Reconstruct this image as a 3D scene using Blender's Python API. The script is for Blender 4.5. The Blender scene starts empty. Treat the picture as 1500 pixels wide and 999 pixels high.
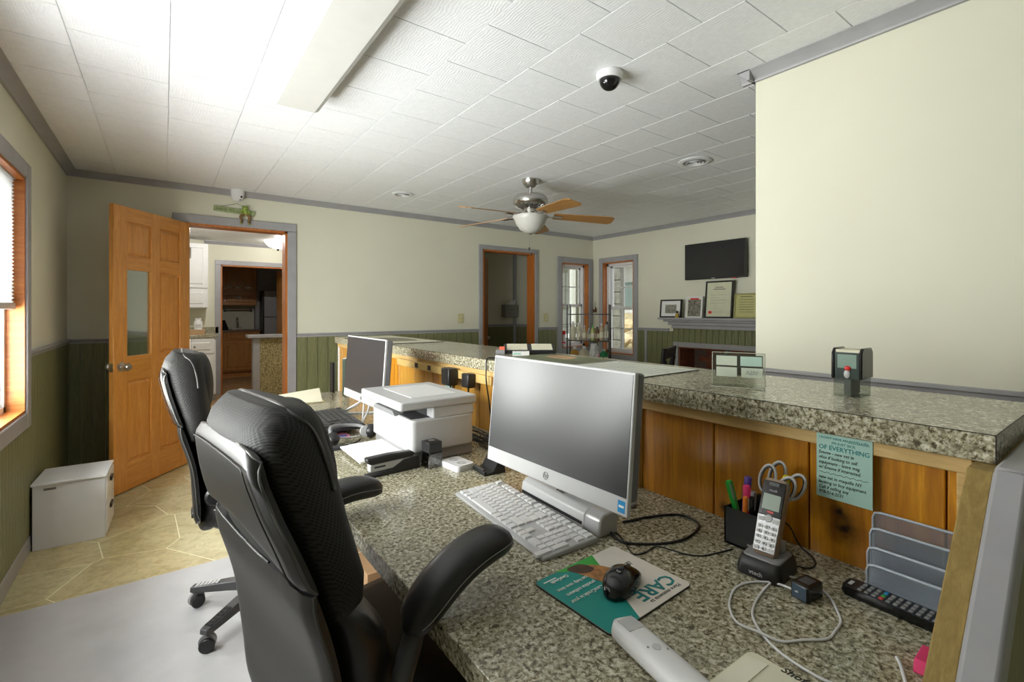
import bpy, bmesh, math, random
from mathutils import Vector, Matrix, Euler
random.seed(7)
PI = math.pi
scene = bpy.context.scene
C = scene.collection
R = math.radians

# ------------------------------------------------------------------ camera
cam_d = bpy.data.cameras.new('camera')
cam = bpy.data.objects.new('camera', cam_d); C.objects.link(cam)
cam.location = (0, 0, 1.29)
cam.rotation_euler = (R(90), 0, R(-36.2))
cam_d.sensor_width = 36.0
cam_d.lens = 697.0 / 1500.0 * 36.0
cam_d.shift_y = -(499.5 - 456.0) / 1500.0
cam_d.clip_start = 0.02
scene.camera = cam

# ------------------------------------------------------------------ world and large lights
w = bpy.data.worlds.new('world'); scene.world = w; w.use_nodes = True
w.node_tree.nodes['Background'].inputs[0].default_value = (0.93, 0.97, 1.0, 1)
w.node_tree.nodes['Background'].inputs[1].default_value = 1.15

def area(name, loc, target, sx, sy, power, col=(1, 1, 1)):
    d = bpy.data.lights.new(name, 'AREA'); d.shape = 'RECTANGLE'; d.size = sx; d.size_y = sy
    d.energy = power; d.color = col
    o = bpy.data.objects.new(name, d); C.objects.link(o); o.location = loc
    o.rotation_euler = (Vector(target) - Vector(loc)).to_track_quat('-Z', 'Y').to_euler()
    return o
# daylight of the two windows in the left wall: one is cut by the picture's edge, the other is mirrored in the dome camera and the fan motor
area('window_left_offscreen', (-1.00, 1.70, 1.30), (1.6, 2.2, 1.62), 1.25, 1.15, 80, (1, 0.99, 0.97))
area('window_left_far_offscreen', (-1.00, 3.03, 1.10), (2, 3.3, 1.40), 0.9, 1.0, 105, (1, 0.99, 0.97))
sun_d = bpy.data.lights.new('sun', 'SUN'); sun_d.energy = 3.2; sun_d.angle = R(3)
sun = bpy.data.objects.new('sun', sun_d); C.objects.link(sun); sun.rotation_euler = Vector((0.45, 0.2, -0.87)).to_track_quat('-Z', 'Y').to_euler(); sun.location = (6, 2, 8)

vs = scene.view_settings
vs.view_transform = 'Standard'; vs.look = 'None'; vs.gamma = 1.0; vs.exposure = 0.52; vs.use_curve_mapping = False

# ------------------------------------------------------------------ materials
def lin(c):
    return tuple(((x / 255.0) / 12.92 if x / 255.0 <= 0.04045 else ((x / 255.0 + 0.055) / 1.055) ** 2.4) for x in c) + (1.0,)
MATS = {}
class NT:
    def __init__(s, name):
        s.m = bpy.data.materials.new(name); s.m.use_nodes = True; s.t = s.m.node_tree
        s.b = s.t.nodes['Principled BSDF']; s.out = s.t.nodes['Material Output']
        MATS[name] = s.m
    def n(s, typ, **kw):
        nd = s.t.nodes.new(typ)
        for k, v in kw.items():
            if k == 'i':
                for kk, vv in v.items(): nd.inputs[kk].default_value = vv
            else: setattr(nd, k, v)
        return nd
    def l(s, a, b): s.t.links.new(a, b)
    def coords(s, scale=(1, 1, 1), kind='Object', rot=(0, 0, 0)):
        tc = s.n('ShaderNodeTexCoord'); mp = s.n('ShaderNodeMapping')
        mp.inputs['Scale'].default_value = scale; mp.inputs['Rotation'].default_value = rot
        s.l(tc.outputs[kind], mp.inputs['Vector']); return mp.outputs['Vector']
    def noise(s, vec, scale, detail=4, rough=0.55, dist=0.0):
        nd = s.n('ShaderNodeTexNoise'); nd.inputs['Scale'].default_value = scale; nd.inputs['Detail'].default_value = detail
        nd.inputs['Roughness'].default_value = rough; nd.inputs['Distortion'].default_value = dist
        s.l(vec, nd.inputs['Vector']); return nd.outputs['Fac']
    def ramp(s, fac, stops, interp='LINEAR'):
        r = s.n('ShaderNodeValToRGB'); r.color_ramp.interpolation = interp
        e = r.color_ramp.elements
        while len(e) < len(stops): e.new(0.5)
        for k, (p, c) in enumerate(stops): e[k].position = p; e[k].color = c
        s.l(fac, r.inputs['Fac']); return r.outputs['Color']
    def mix(s, fac, a, b, mode='MIX'):
        m = s.n('ShaderNodeMix', data_type='RGBA', blend_type=mode)
        for sock, v in ((m.inputs[0], fac), (m.inputs[6], a), (m.inputs[7], b)):
            if hasattr(v, 'links') or hasattr(v, 'is_linked'): s.l(v, sock)
            else: sock.default_value = v
        return m.outputs[2]
    def bump(s, h, strength=0.2, dist=0.002):
        b = s.n('ShaderNodeBump'); b.inputs['Strength'].default_value = strength; b.inputs['Distance'].default_value = dist
        s.l(h, b.inputs['Height']); s.l(b.outputs['Normal'], s.b.inputs['Normal'])
    def col(s, c):
        if isinstance(c, tuple): s.b.inputs['Base Color'].default_value = c
        else: s.l(c, s.b.inputs['Base Color'])
    def set(s, rough=0.5, metal=0.0, spec=None, coat=None):
        s.b.inputs['Roughness'].default_value = rough; s.b.inputs['Metallic'].default_value = metal
        if spec is not None: s.b.inputs['Specular IOR Level'].default_value = spec
        if coat is not None: s.b.inputs['Coat Weight'].default_value = coat; s.b.inputs['Coat Roughness'].default_value = 0.15

def plain(name, rgb, rough=0.5, metal=0.0, var=0.06, scale=14, bump=0.0, bscale=200, spec=None):
    t = NT(name); v = t.coords(); f = t.noise(v, scale, 3)
    a = lin(rgb); lo = tuple(x * (1 - var) for x in a[:3]) + (1,); hi = tuple(min(1, x * (1 + var)) for x in a[:3]) + (1,)
    t.col(t.ramp(f, [(0.3, lo), (0.7, hi)])); t.set(rough, metal, spec)
    if bump: t.bump(t.noise(v, bscale, 3), bump, 0.001)
    return t.m

def wood(name, c1, c2, scale=(1, 1, 12), rough=0.42, freq=9.0, coat=0.0, knots=(), dark=None, rot=(0, 0, 0)):
    """grain runs along the axis with the smallest scale"""
    t = NT(name); v = t.coords(scale, rot=rot)
    f = t.noise(v, freq, 6, 0.6, 0.6); g = t.noise(v, freq * 5, 3, 0.6)
    c = t.ramp(f, [(0.25, lin(c1)), (0.5, lin(tuple((a + b) // 2 for a, b in zip(c1, c2)))), (0.72, lin(c2))])
    c = t.mix(t.ramp(g, [(0.35, (0.0, 0, 0, 1)), (0.65, (0.22, 0.22, 0.22, 1))]), c, lin(tuple(int(x * 0.78) for x in c1)))
    ob = t.coords() if knots else None
    for (kx, ky, kz, kr) in knots:
        d = t.n('ShaderNodeVectorMath', operation='DISTANCE'); t.l(ob, d.inputs[0]); d.inputs[1].default_value = (kx, ky, kz)
        wob = t.n('ShaderNodeMath', operation='MULTIPLY_ADD'); t.l(t.noise(ob, 60, 3), wob.inputs[0]); wob.inputs[1].default_value = kr * 1.2; t.l(d.outputs['Value'], wob.inputs[2])
        k = t.ramp(wob.outputs[0], [(kr * 0.75, (1, 1, 1, 1)), (kr * 1.5, (0.55, 0.55, 0.55, 1)), (kr * 2.6, (0, 0, 0, 1))])
        c = t.mix(k, c, lin((38, 20, 10)))
    t.col(c); t.set(rough, coat=coat); t.bump(g, 0.06, 0.001)
    return t.m

def granite(name, shift=0):
    t = NT(name); v = t.coords()
    big = t.noise(v, 30, 4, 0.6, 0.6); mid = t.noise(v, 112, 5, 0.66, 0.5); fine = t.noise(v, 230, 3, 0.6)
    c = t.ramp(mid, [(0.38, lin((74, 66, 50))), (0.455, lin((138, 131, 106))), (0.53, lin((182, 176, 150))), (0.64, lin((222, 218, 202)))])
    c = t.mix(t.ramp(big, [(0.46, (0, 0, 0, 1)), (0.64, (0.5, 0.5, 0.5, 1))]), c, lin((146, 142, 118)))
    c = t.mix(t.ramp(fine, [(0.58, (0, 0, 0, 1)), (0.66, (0.8, 0.8, 0.8, 1))]), c, lin((66, 58, 46)))
    t.col(c); t.set(0.18, spec=0.5)
    return t.m

def clear(name, tint=(0.97, 0.99, 0.98, 1), refl=0.08, rough=0.02):
    t = NT(name)
    tr = t.n('ShaderNodeBsdfTransparent'); tr.inputs[0].default_value = tint
    gl = t.n('ShaderNodeBsdfGlossy'); gl.inputs['Roughness'].default_value = rough
    mx = t.n('ShaderNodeMixShader'); mx.inputs[0].default_value = refl
    t.l(tr.outputs[0], mx.inputs[1]); t.l(gl.outputs[0], mx.inputs[2]); t.l(mx.outputs[0], t.out.inputs['Surface'])
    return t.m

WALL = plain('wall_paint', (219, 217, 198), 0.7, var=0.025, scale=2.0, bump=0.05, bscale=160)
TRIM = plain('grey_trim_paint', (160, 159, 162), 0.42, var=0.06, scale=9)
TRIML = TRIM
WHITE = plain('white_paint', (226, 226, 226), 0.45, var=0.02)
GRAN = granite('granite_laminate')
def t_ceiling():
    t = NT('ceiling_tile'); v = t.coords((1, 1, 1)); oi = t.n('ShaderNodeObjectInfo')
    add = t.n('ShaderNodeVectorMath', operation='ADD'); t.l(v, add.inputs[0])
    cmb = t.n('ShaderNodeCombineXYZ'); m1 = t.n('ShaderNodeMath', operation='MULTIPLY'); m1.inputs[1].default_value = 37.0
    t.l(oi.outputs['Random'], m1.inputs[0]); t.l(m1.outputs[0], cmb.inputs[0]); t.l(m1.outputs[0], cmb.inputs[1]); t.l(cmb.outputs[0], add.inputs[1])
    vv = add.outputs[0]
    f = t.noise(vv, 34, 5, 0.7, 1.4)
    wv = t.n('ShaderNodeTexWave'); wv.inputs['Scale'].default_value = 26; wv.inputs['Distortion'].default_value = 14; wv.inputs['Detail'].default_value = 3; wv.inputs['Detail Scale'].default_value = 0.35
    t.l(vv, wv.inputs['Vector'])
    c = t.ramp(f, [(0.35, lin((232, 233, 237))), (0.65, lin((241, 242, 245)))]); t.col(c); t.set(0.45, spec=0.4)
    ad = t.n('ShaderNodeMath', operation='ADD'); t.l(f, ad.inputs[0]); t.l(wv.outputs['Fac'], ad.inputs[1])
    t.bump(ad.outputs[0], 0.16, 0.003)
    return t.m
CEIL = t_ceiling()
SEAM = plain('ceiling_backing', (232, 233, 237), 0.8)
def t_olive(name, c1, c2, ax):
    return wood(name, c1, c2, ax, 0.5, 7.0)
OLIVE_Z = t_olive('olive_beadboard', (104, 106, 70), (138, 139, 100), (10, 10, 0.8))
OLIVE_D = OLIVE_Z
OLIVE_S = OLIVE_Z
DOORW = wood('honey_door_wood_vertical', (196, 128, 52), (226, 163, 84), (9, 9, 0.9), 0.3, 5.0, 0.3)
DOORH = wood('honey_door_wood_horizontal', (194, 126, 50), (224, 160, 80), (0.9, 9, 9), 0.3, 5.0, 0.3)
JAMB = wood('orange_jamb_wood', (162, 90, 34), (202, 128, 62), (12, 12, 0.8), 0.4, 5.0)
JAMBL = wood('orange_jamb_wood_level', (162, 90, 34), (202, 128, 62), (10, 1.0, 10), 0.45, 5.0)
PINE = wood('amber_pine_plank', (164, 98, 10), (226, 158, 36), (9, 9, 0.7), 0.32, 5.0, 0.25,
            knots=[(1.183, 0.404, 0.821, 0.023), (1.183, 0.412, 0.853, 0.013), (1.183, 0.675, 0.778, 0.010)])
PINE2 = wood('amber_pine_plank_pale', (184, 126, 40), (222, 170, 76), (9, 9, 0.7), 0.32, 5.0, 0.25)
RAW = wood('raw_lumber', (196, 158, 96), (222, 190, 130), (12, 0.9, 12), 0.55, 5.0)
RAWX = wood('raw_lumber_end_grain', (132, 108, 54), (172, 146, 84), (4, 12, 4), 0.6, 6.0)
CABW = wood('brown_cabinet_wood', (166, 108, 50), (196, 138, 74), (9, 9, 1.0), 0.35, 4.0, 0.2)
BLADE = wood('fan_blade_wood', (150, 106, 56), (178, 132, 76), (1.0, 12, 12), 0.4, 5.0)
def t_stone():
    t = NT('flagstone'); v = t.coords(); oi = t.n('ShaderNodeObjectInfo')
    f = t.noise(v, 5, 6, 0.65, 1.6); g = t.noise(v, 24, 5, 0.7, 0.8)
    c = t.ramp(f, [(0.3, lin((156, 132, 82))), (0.45, lin((190, 178, 128))), (0.57, lin((208, 200, 156))), (0.70, lin((186, 154, 98)))])
    h = t.ramp(oi.outputs['Random'], [(0.0, lin((184, 170, 120))), (0.5, lin((206, 200, 162))), (1.0, lin((186, 156, 100)))])
    c = t.mix(0.45, c, h); c = t.mix(t.ramp(g, [(0.45, (0, 0, 0, 1)), (0.7, (0.4, 0.4, 0.4, 1))]), c, lin((120, 104, 66)))
    t.col(c); t.set(0.4); t.bump(g, 0.12, 0.002); return t.m
STONE = t_stone()
STONE2 = wood('tan_kitchen_stone', (150, 112, 68), (190, 154, 106), (2, 6, 6), 0.4, 5.0)
GROUT = plain('pale_grout', (240, 235, 206), 0.7)
def t_mat():
    t = NT('frosted_chair_mat'); v = t.coords(); f = t.noise(v, 5, 4)
    t.col(t.ramp(f, [(0.3, lin((222, 222, 227))), (0.7, lin((238, 238, 242)))])); t.set(0.4)
    tr = t.n('ShaderNodeBsdfTransparent'); tr.inputs[0].default_value = (0.9, 0.9, 0.92, 1); mx = t.n('ShaderNodeMixShader'); mx.inputs[0].default_value = 0.64
    t.l(tr.outputs[0], mx.inputs[1]); t.l(t.b.outputs[0], mx.inputs[2]); t.l(mx.outputs[0], t.out.inputs['Surface']); return t.m
MATM = t_mat()
LEATHER = plain('black_leather', (31, 30, 30), 0.36, var=0.15, scale=10, bump=0.12, bscale=260)
LEATHERG = LEATHER
def t_mesh():
    t = NT('perforated_black_mesh'); tc = t.n('ShaderNodeTexCoord'); sp = t.n('ShaderNodeSeparateXYZ'); t.l(tc.outputs['Object'], sp.inputs[0])
    ad = t.n('ShaderNodeMath', operation='ADD'); t.l(sp.outputs['X'], ad.inputs[0]); t.l(sp.outputs['Y'], ad.inputs[1])
    cm = t.n('ShaderNodeCombineXYZ'); t.l(ad.outputs[0], cm.inputs[0]); t.l(sp.outputs['Z'], cm.inputs[1])
    mp = t.n('ShaderNodeMapping'); mp.inputs['Scale'].default_value = (200, 200, 200); mp.inputs['Rotation'].default_value = (0, 0, R(45)); t.l(cm.outputs[0], mp.inputs['Vector'])
    vo = t.n('ShaderNodeTexVoronoi', voronoi_dimensions='2D'); vo.inputs['Randomness'].default_value = 0.0; vo.inputs['Scale'].default_value = 1.0; t.l(mp.outputs[0], vo.inputs['Vector'])
    t.col(t.ramp(vo.outputs['Distance'], [(0.26, lin((6, 6, 6))), (0.40, lin((38, 37, 36)))])); t.set(0.6, spec=0.3)
    t.bump(vo.outputs['Distance'], 0.4, 0.002); return t.m
MESHF = t_mesh()
PIPING = plain('grey_piping', (74, 73, 71), 0.35)
STITCH = plain('stitching', (150, 146, 140), 0.6)
BLACKP = plain('black_plastic', (30, 30, 31), 0.4, var=0.1)
BLACKG = plain('black_gloss', (20, 20, 22), 0.15, var=0.05)
DARKG = plain('dark_grey_plastic', (66, 66, 68), 0.4)
GREYP = plain('grey_plastic', (140, 140, 142), 0.4)
LGREY = plain('light_grey_plastic', (190, 190, 191), 0.4, var=0.03)
WHITEP = plain('white_plastic', (224, 224, 225), 0.35, var=0.02)
SILVER = plain('silver_plastic', (186, 186, 188), 0.3, 0.3, var=0.03)
CHROME = plain('brushed_nickel', (196, 194, 190), 0.28, 1.0, var=0.05)
STEEL = plain('grey_steel', (196, 205, 218), 0.4, 0.1)
SCREEN = plain('dark_screen', (50, 50, 52), 0.3, var=0.03, scale=3, spec=0.7)
TVSCR = plain('tv_screen', (40, 40, 42), 0.16, var=0.03, scale=3)
PAPER = plain('white_paper', (232, 231, 228), 0.7, var=0.02)
CREAM = plain('cream_paper', (226, 222, 198), 0.7, var=0.03)
MINT = plain('mint_paper', (168, 204, 194), 0.7, var=0.03)
KRAFT = plain('cardboard', (186, 150, 112), 0.8)
TEAL = plain('teal_print', (10, 140, 132), 0.6, var=0.05)
GREEN = plain('green_plastic', (40, 170, 60), 0.4)
PINK = plain('pink_plastic', (236, 60, 120), 0.5)
ORANGE = plain('orange_plastic', (240, 130, 40), 0.4)
PURPLE = plain('purple_plastic', (92, 70, 160), 0.4)
YELLOW = plain('yellow_plastic', (226, 208, 40), 0.5)
RED = plain('red_plastic', (216, 48, 42), 0.4)
BLUE = plain('blue_print', (30, 140, 200), 0.5)
INK = plain('black_ink', (30, 32, 34), 0.7)
INKG = plain('grey_ink', (120, 120, 116), 0.7)
INKT = plain('teal_ink', (40, 130, 130), 0.7)
CORK = NT('speckled_cork'); _v = CORK.coords(); CORK.col(CORK.ramp(CORK.noise(_v, 60, 5, 0.7), [(0.38, lin((96, 84, 54))), (0.5, lin((152, 138, 96))), (0.62, lin((186, 174, 130)))])); CORK.set(0.8); CORK = CORK.m
GLASS = clear('window_glass')
ACRYL = clear('clear_acrylic', (0.93, 0.95, 0.93, 1), 0.12)
SMOKE = clear('smoky_clear_plastic', (0.32, 0.34, 0.33, 1), 0.15)
BLIND = plain('cellular_shade_fabric', (222, 222, 222), 0.8, var=0.03)
_t = BLIND.node_tree; _tl = _t.nodes.new('ShaderNodeBsdfTranslucent'); _tl.inputs[0].default_value = (0.8, 0.8, 0.8, 1); _mx = _t.nodes.new('ShaderNodeMixShader'); _mx.inputs[0].default_value = 0.5
_t.links.new(_t.nodes['Principled BSDF'].outputs[0], _mx.inputs[1]); _t.links.new(_tl.outputs[0], _mx.inputs[2]); _t.links.new(_mx.outputs[0], _t.nodes['Material Output'].inputs['Surface'])
BRICK = plain('red_brown_brick', (116, 62, 40), 0.8, var=0.3, scale=20)
FROST = plain('frosted_bowl_glass', (196, 194, 188), 0.35, var=0.03)

# ------------------------------------------------------------------ mesh helpers
class MB:
    def __init__(s): s.v = []; s.f = []
    def add(s, vs_, fs_):
        o = len(s.v); s.v += [tuple(p) for p in vs_]; s.f += [tuple(i + o for i in f) for f in fs_]; return s
    def box(s, x0, y0, z0, x1, y1, z1):
        x0, x1 = min(x0, x1), max(x0, x1); y0, y1 = min(y0, y1), max(y0, y1); z0, z1 = min(z0, z1), max(z0, z1)
        return s.add([(x0, y0, z0), (x1, y0, z0), (x1, y1, z0), (x0, y1, z0), (x0, y0, z1), (x1, y0, z1), (x1, y1, z1), (x0, y1, z1)],
                     [(0, 3, 2, 1), (4, 5, 6, 7), (0, 1, 5, 4), (1, 2, 6, 5), (2, 3, 7, 6), (3, 0, 4, 7)])
    def taper(s, x0, y0, x1, y1, z0, z1, t):
        return s.add([(x0, y0, z0), (x1, y0, z0), (x1, y1, z0), (x0, y1, z0), (x0 + t, y0 + t, z1), (x1 - t, y0 + t, z1), (x1 - t, y1 - t, z1), (x0 + t, y1 - t, z1)],
                     [(0, 3, 2, 1), (4, 5, 6, 7), (0, 1, 5, 4), (1, 2, 6, 5), (2, 3, 7, 6), (3, 0, 4, 7)])
    def bar(s, p, q, wx, wz, up=(0, 0, 1)):
        p = Vector(p); q = Vector(q); d = (q - p).normalized(); u = Vector(up)
        if abs(d.dot(u)) > 0.95: u = Vector((1, 0, 0))
        a = d.cross(u).normalized() * wx / 2; b = a.cross(d).normalized() * wz / 2
        vs_ = [p - a - b, p + a - b, p + a + b, p - a + b, q - a - b, q + a - b, q + a + b, q - a + b]
        return s.add(vs_, [(3, 2, 1, 0), (4, 5, 6, 7), (0, 1, 5, 4), (1, 2, 6, 5), (2, 3, 7, 6), (3, 0, 4, 7)])
    def ring_loft(s, rings, closed=True, caps=True):
        n = len(rings[0]); o = len(s.v)
        for r in rings: s.v += [tuple(p) for p in r]
        m = len(rings)
        for k in range(m - 1):
            for i in range(n if closed else n - 1):
                j = (i + 1) % n
                s.f.append((o + k * n + i, o + k * n + j, o + (k + 1) * n + j, o + (k + 1) * n + i))
        if caps and closed:
            s.f.append(tuple(o + i for i in reversed(range(n)))); s.f.append(tuple(o + (m - 1) * n + i for i in range(n)))
        return s
    def tube(s, pts, r, n=8, closed=False):
        pts = [Vector(p) for p in pts]; rings = []; m = len(pts); prev = None
        for i, p in enumerate(pts):
            if closed: d = (pts[(i + 1) % m] - pts[i - 1]).normalized()
            else: d = (pts[min(i + 1, m - 1)] - pts[max(i - 1, 0)]).normalized()
            if prev is None:
                u = Vector((0, 0, 1)) if abs(d.z) < 0.9 else Vector((1, 0, 0))
                a = d.cross(u).normalized()
            else:
                a = (prev - d * prev.dot(d)).normalized()
            prev = a; b = d.cross(a); rr = r[i] if isinstance(r, (list, tuple)) else r
            rings.append([p + (a * math.cos(2 * PI * k / n) + b * math.sin(2 * PI * k / n)) * rr for k in range(n)])
        if closed: rings.append(rings[0])
        return s.ring_loft(rings, True, not closed)
    def lathe(s, prof, n=24, o=(0, 0, 0), M=None):
        rings = [[Vector((r * math.cos(2 * PI * k / n), r * math.sin(2 * PI * k / n), z)) for k in range(n)] for r, z in prof]
        if M is not None: rings = [[M @ p for p in r] for r in rings]
        rings = [[p + Vector(o) for p in r] for r in rings]
        return s.ring_loft(rings)
    def prism(s, poly, d0, d1, plane='xy'):
        f = {'xy': lambda a, b, d: (a, b, d), 'xz': lambda a, b, d: (a, d, b), 'yz': lambda a, b, d: (d, a, b)}[plane]
        n = len(poly); vs_ = [f(a, b, d0) for a, b in poly] + [f(a, b, d1) for a, b in poly]
        fs_ = [tuple(reversed(range(n))), tuple(range(n, 2 * n))] + [(i, (i + 1) % n, n + (i + 1) % n, n + i) for i in range(n)]
        return s.add(vs_, fs_)
    def ell(s, c, rx, ry, rz, n=20, m=12):
        rings = []
        for k in range(m + 1):
            t = -PI / 2 + PI * k / m; q = max(0.02, math.cos(t))
            rings.append([(c[0] + rx * q * math.cos(2 * PI * i / n), c[1] + ry * q * math.sin(2 * PI * i / n), c[2] + rz * math.sin(t)) for i in range(n)])
        return s.ring_loft(rings)
    def build(s, name, mat, parent=None, smooth=0, bevel=0, seg=2, loc=None, rot=None, sub=0, fix=True):
        me = bpy.data.meshes.new(name); me.from_pydata(s.v, [], s.f)
        if fix:
            bm = bmesh.new(); bm.from_mesh(me); bmesh.ops.recalc_face_normals(bm, faces=bm.faces); bm.to_mesh(me); bm.free()
        if smooth:
            me.polygons.foreach_set('use_smooth', [True] * len(me.polygons)); me.set_sharp_from_angle(angle=R(smooth))
        o = bpy.data.objects.new(name, me); C.objects.link(o); me.materials.append(mat)
        if bevel:
            b = o.modifiers.new('bevel', 'BEVEL'); b.width = bevel; b.segments = seg; b.limit_method = 'ANGLE'; b.angle_limit = R(35)
            me.polygons.foreach_set('use_smooth', [True] * len(me.polygons)); me.set_sharp_from_angle(angle=R(32 if not smooth else smooth))
            b.harden_normals = False
        if sub:
            q = o.modifiers.new('sub', 'SUBSURF'); q.levels = sub; q.render_levels = sub
        if parent: o.parent = parent
        if loc: o.location = loc
        if rot: o.rotation_euler = rot
        return o

def tag(o, label, cat, group=None, kind=None):
    o['label'] = label; o['category'] = cat
    if group: o['group'] = group
    if kind: o['kind'] = kind
    return o
def thing(name, label, cat, loc=(0, 0, 0), rz=0, group=None):
    o = bpy.data.objects.new(name, None); C.objects.link(o); o.location = loc; o.rotation_euler = (0, 0, rz)
    o.empty_display_size = 0.05
    return tag(o, label, cat, group)
def sroot(name, loc=(0, 0, 0), rz=0):
    o = bpy.data.objects.new(name, None); C.objects.link(o); o.location = loc; o.rotation_euler = (0, 0, rz); o['kind'] = 'structure'; o.empty_display_size = 0.05
    return o
def S(o): o['kind'] = 'structure'; return o
def B(name, mat, a, b, parent=None, bevel=0, seg=2):
    return MB().box(*a, *b).build(name, mat, parent, bevel=bevel, seg=seg)
def linked(src, name, parent, loc=(0, 0, 0), rot=(0, 0, 0), scale=(1, 1, 1)):
    o = bpy.data.objects.new(name, src.data); C.objects.link(o); o.parent = parent; o.location = loc; o.rotation_euler = rot; o.scale = scale
    return o
def copy_tree(o, parent=None):
    c = o.copy(); C.objects.link(c); c.parent = parent
    for ch in list(o.children): copy_tree(ch, c)
    return c
def basis(o, x, y):
    x = Vector(x).normalized(); y = Vector(y); y = (y - x * y.dot(x)).normalized(); z = x.cross(y)
    return Matrix(((x.x, y.x, z.x, o[0]), (x.y, y.y, z.y, o[1]), (x.z, y.z, z.z, o[2]), (0, 0, 0, 1)))
def text(name, body, size, mat, parent, o, x, y, align='LEFT', shear=0.0, depth=0.0004, bold=0.0, sx=1.0):
    cu = bpy.data.curves.new(name, 'FONT'); cu.body = body; cu.size = size; cu.align_x = align; cu.extrude = depth; cu.shear = shear; cu.offset = bold
    cu.resolution_u = 2
    tmp = bpy.data.objects.new('t', cu); C.objects.link(tmp)
    dg = bpy.context.evaluated_depsgraph_get(); me = bpy.data.meshes.new_from_object(tmp.evaluated_get(dg))
    bpy.data.objects.remove(tmp); bpy.data.curves.remove(cu)
    me.transform(basis(o, x, y) @ Matrix.Diagonal((sx, 1, 1, 1))); me.materials.clear(); me.materials.append(mat); me.name = name
    ob = bpy.data.objects.new(name, me); C.objects.link(ob); ob.parent = parent
    return ob
def smooth_path(pts, k=6, closed=False):
    pts = [Vector(p) for p in pts]; out = []; n = len(pts)
    rng = range(n if closed else n - 1)
    for i in rng:
        p0 = pts[(i - 1) % n] if (closed or i > 0) else pts[0] * 2 - pts[1]
        p1 = pts[i]; p2 = pts[(i + 1) % n]; p3 = pts[(i + 2) % n] if (closed or i + 2 < n) else pts[-1] * 2 - pts[-2]
        for j in range(k):
            t = j / k
            out.append(0.5 * ((2 * p1) + (p2 - p0) * t + (2 * p0 - 5 * p1 + 4 * p2 - p3) * t * t + (3 * p1 - p0 - 3 * p2 + p3) * t ** 3))
    if not closed: out.append(pts[-1])
    return out
def rrect(w, d, r, n=4):
    pts = []
    for cx, cy, a in ((w / 2 - r, d / 2 - r, 0), (-w / 2 + r, d / 2 - r, 90), (-w / 2 + r, -d / 2 + r, 180), (w / 2 - r, -d / 2 + r, 270)):
        for k in range(n + 1):
            t = R(a + 90 * k / n); pts.append((cx + r * math.cos(t), cy + r * math.sin(t)))
    return pts

# ================================================================== THE SETTING
XL, YB, XR, ZC = -0.592, 4.9, 5.05, 2.37
XP, YP = 2.15, 1.08          # partition wall face and end

# ---- floor: flagstones with pale joints
floor = S(B('floor', GROUT, (-0.75, -2.4, -0.06), (6.0, 11.4, -0.0008)))
def clip(poly, a, b, c):   # keep a*x+b*y<=c
    out = []
    for i in range(len(poly)):
        p, q = poly[i], poly[(i + 1) % len(poly)]; dp = a * p[0] + b * p[1] - c; dq = a * q[0] + b * q[1] - c
        if dp <= 0: out.append(p)
        if dp * dq < 0:
            t = dp / (dp - dq); out.append((p[0] + (q[0] - p[0]) * t, p[1] + (q[1] - p[1]) * t))
    return out
def stones(x0, x1, y0, y1, sx, sy, mat=STONE):
    rnd = random.Random(11); seeds = []; nx = int((x1 - x0) / sx) + 3; ny = int((y1 - y0) / sy) + 3
    for j in range(-1, ny):
        for i in range(-1, nx):
            seeds.append((x0 + (i + 0.5 + (j % 2) * 0.5 + rnd.uniform(-0.55, 0.55)) * sx, y0 + (j + 0.5 + rnd.uniform(-0.55, 0.55)) * sy))
    for k, (px, py) in enumerate(seeds):
        poly = [(x0, y0), (x1, y0), (x1, y1), (x0, y1)]
        for m, (qx, qy) in enumerate(seeds):
            if m == k or abs(qx - px) > sx * 3 or abs(qy - py) > sy * 3: continue
            dx, dy = qx - px, qy - py; L = math.hypot(dx, dy)
            poly = clip(poly, dx, dy, (qx * qx + qy * qy - px * px - py * py) / 2 - 0.0028 * L)
            if len(poly) < 3: break
        if len(poly) >= 3:
            MB().prism(poly, -0.02, 0.0, 'xy').build('flagstone', mat, floor)
stones(XL, 2.0, 0.6, YB + 0.1, 0.50, 0.30)
stones(-0.2, 2.2, YB + 0.1, 10.7, 0.52, 0.40, STONE2)

# ---- ceiling: tiles in columns with staggered joints
ceiling = S(B('ceiling', SEAM, (XL - 0.15, -2.4, ZC), (XR + 0.15, YB + 0.12, ZC + 0.1)))
T = 0.32
tile0 = MB().taper(-T / 2 + 0.0012, -T / 2 + 0.0012, T / 2 - 0.0012, T / 2 - 0.0012, 0.004, -0.0025, 0.0012)
tile_src = None
cx = -0.30 - T; col = 0
while cx < XR:
    off = 1.65 if col % 2 == 0 else 1.81
    y = off - T * 8
    while y < YB:
        y0, y1 = max(y, -0.9), min(y + T, YB); x0, x1 = max(cx, XL), min(cx + T, XR)
        if y1 - y0 > 0.02 and x1 - x0 > 0.02 and not (x0 > XP - 0.02 and y1 < YP - 0.2):
            full = abs(y1 - y0 - T) < 1e-3 and abs(x1 - x0 - T) < 1e-3
            if full:
                if tile_src is None:
                    tile_src = tile0.build('ceiling_tile', CEIL, ceiling, loc=(cx + T / 2, y + T / 2, ZC - 0.004))
                else: linked(tile_src, 'ceiling_tile', ceiling, (cx + T / 2, y + T / 2, ZC - 0.004))
            else:
                MB().taper(x0 + 0.0012, y0 + 0.0012, x1 - 0.0012, y1 - 0.0012, 0.004, -0.0025, 0.0012).build('ceiling_tile', CEIL, ceiling, loc=(0, 0, ZC - 0.004))
        y += T
    cx += T; col += 1

S(B('added_sun_screen', WHITE, (XL - 1.3, -2.4, ZC + 0.02), (XL - 0.15, YB + 0.12, ZC + 0.12)))  # unseen overhang, added to block the sun from the left windows
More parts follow.
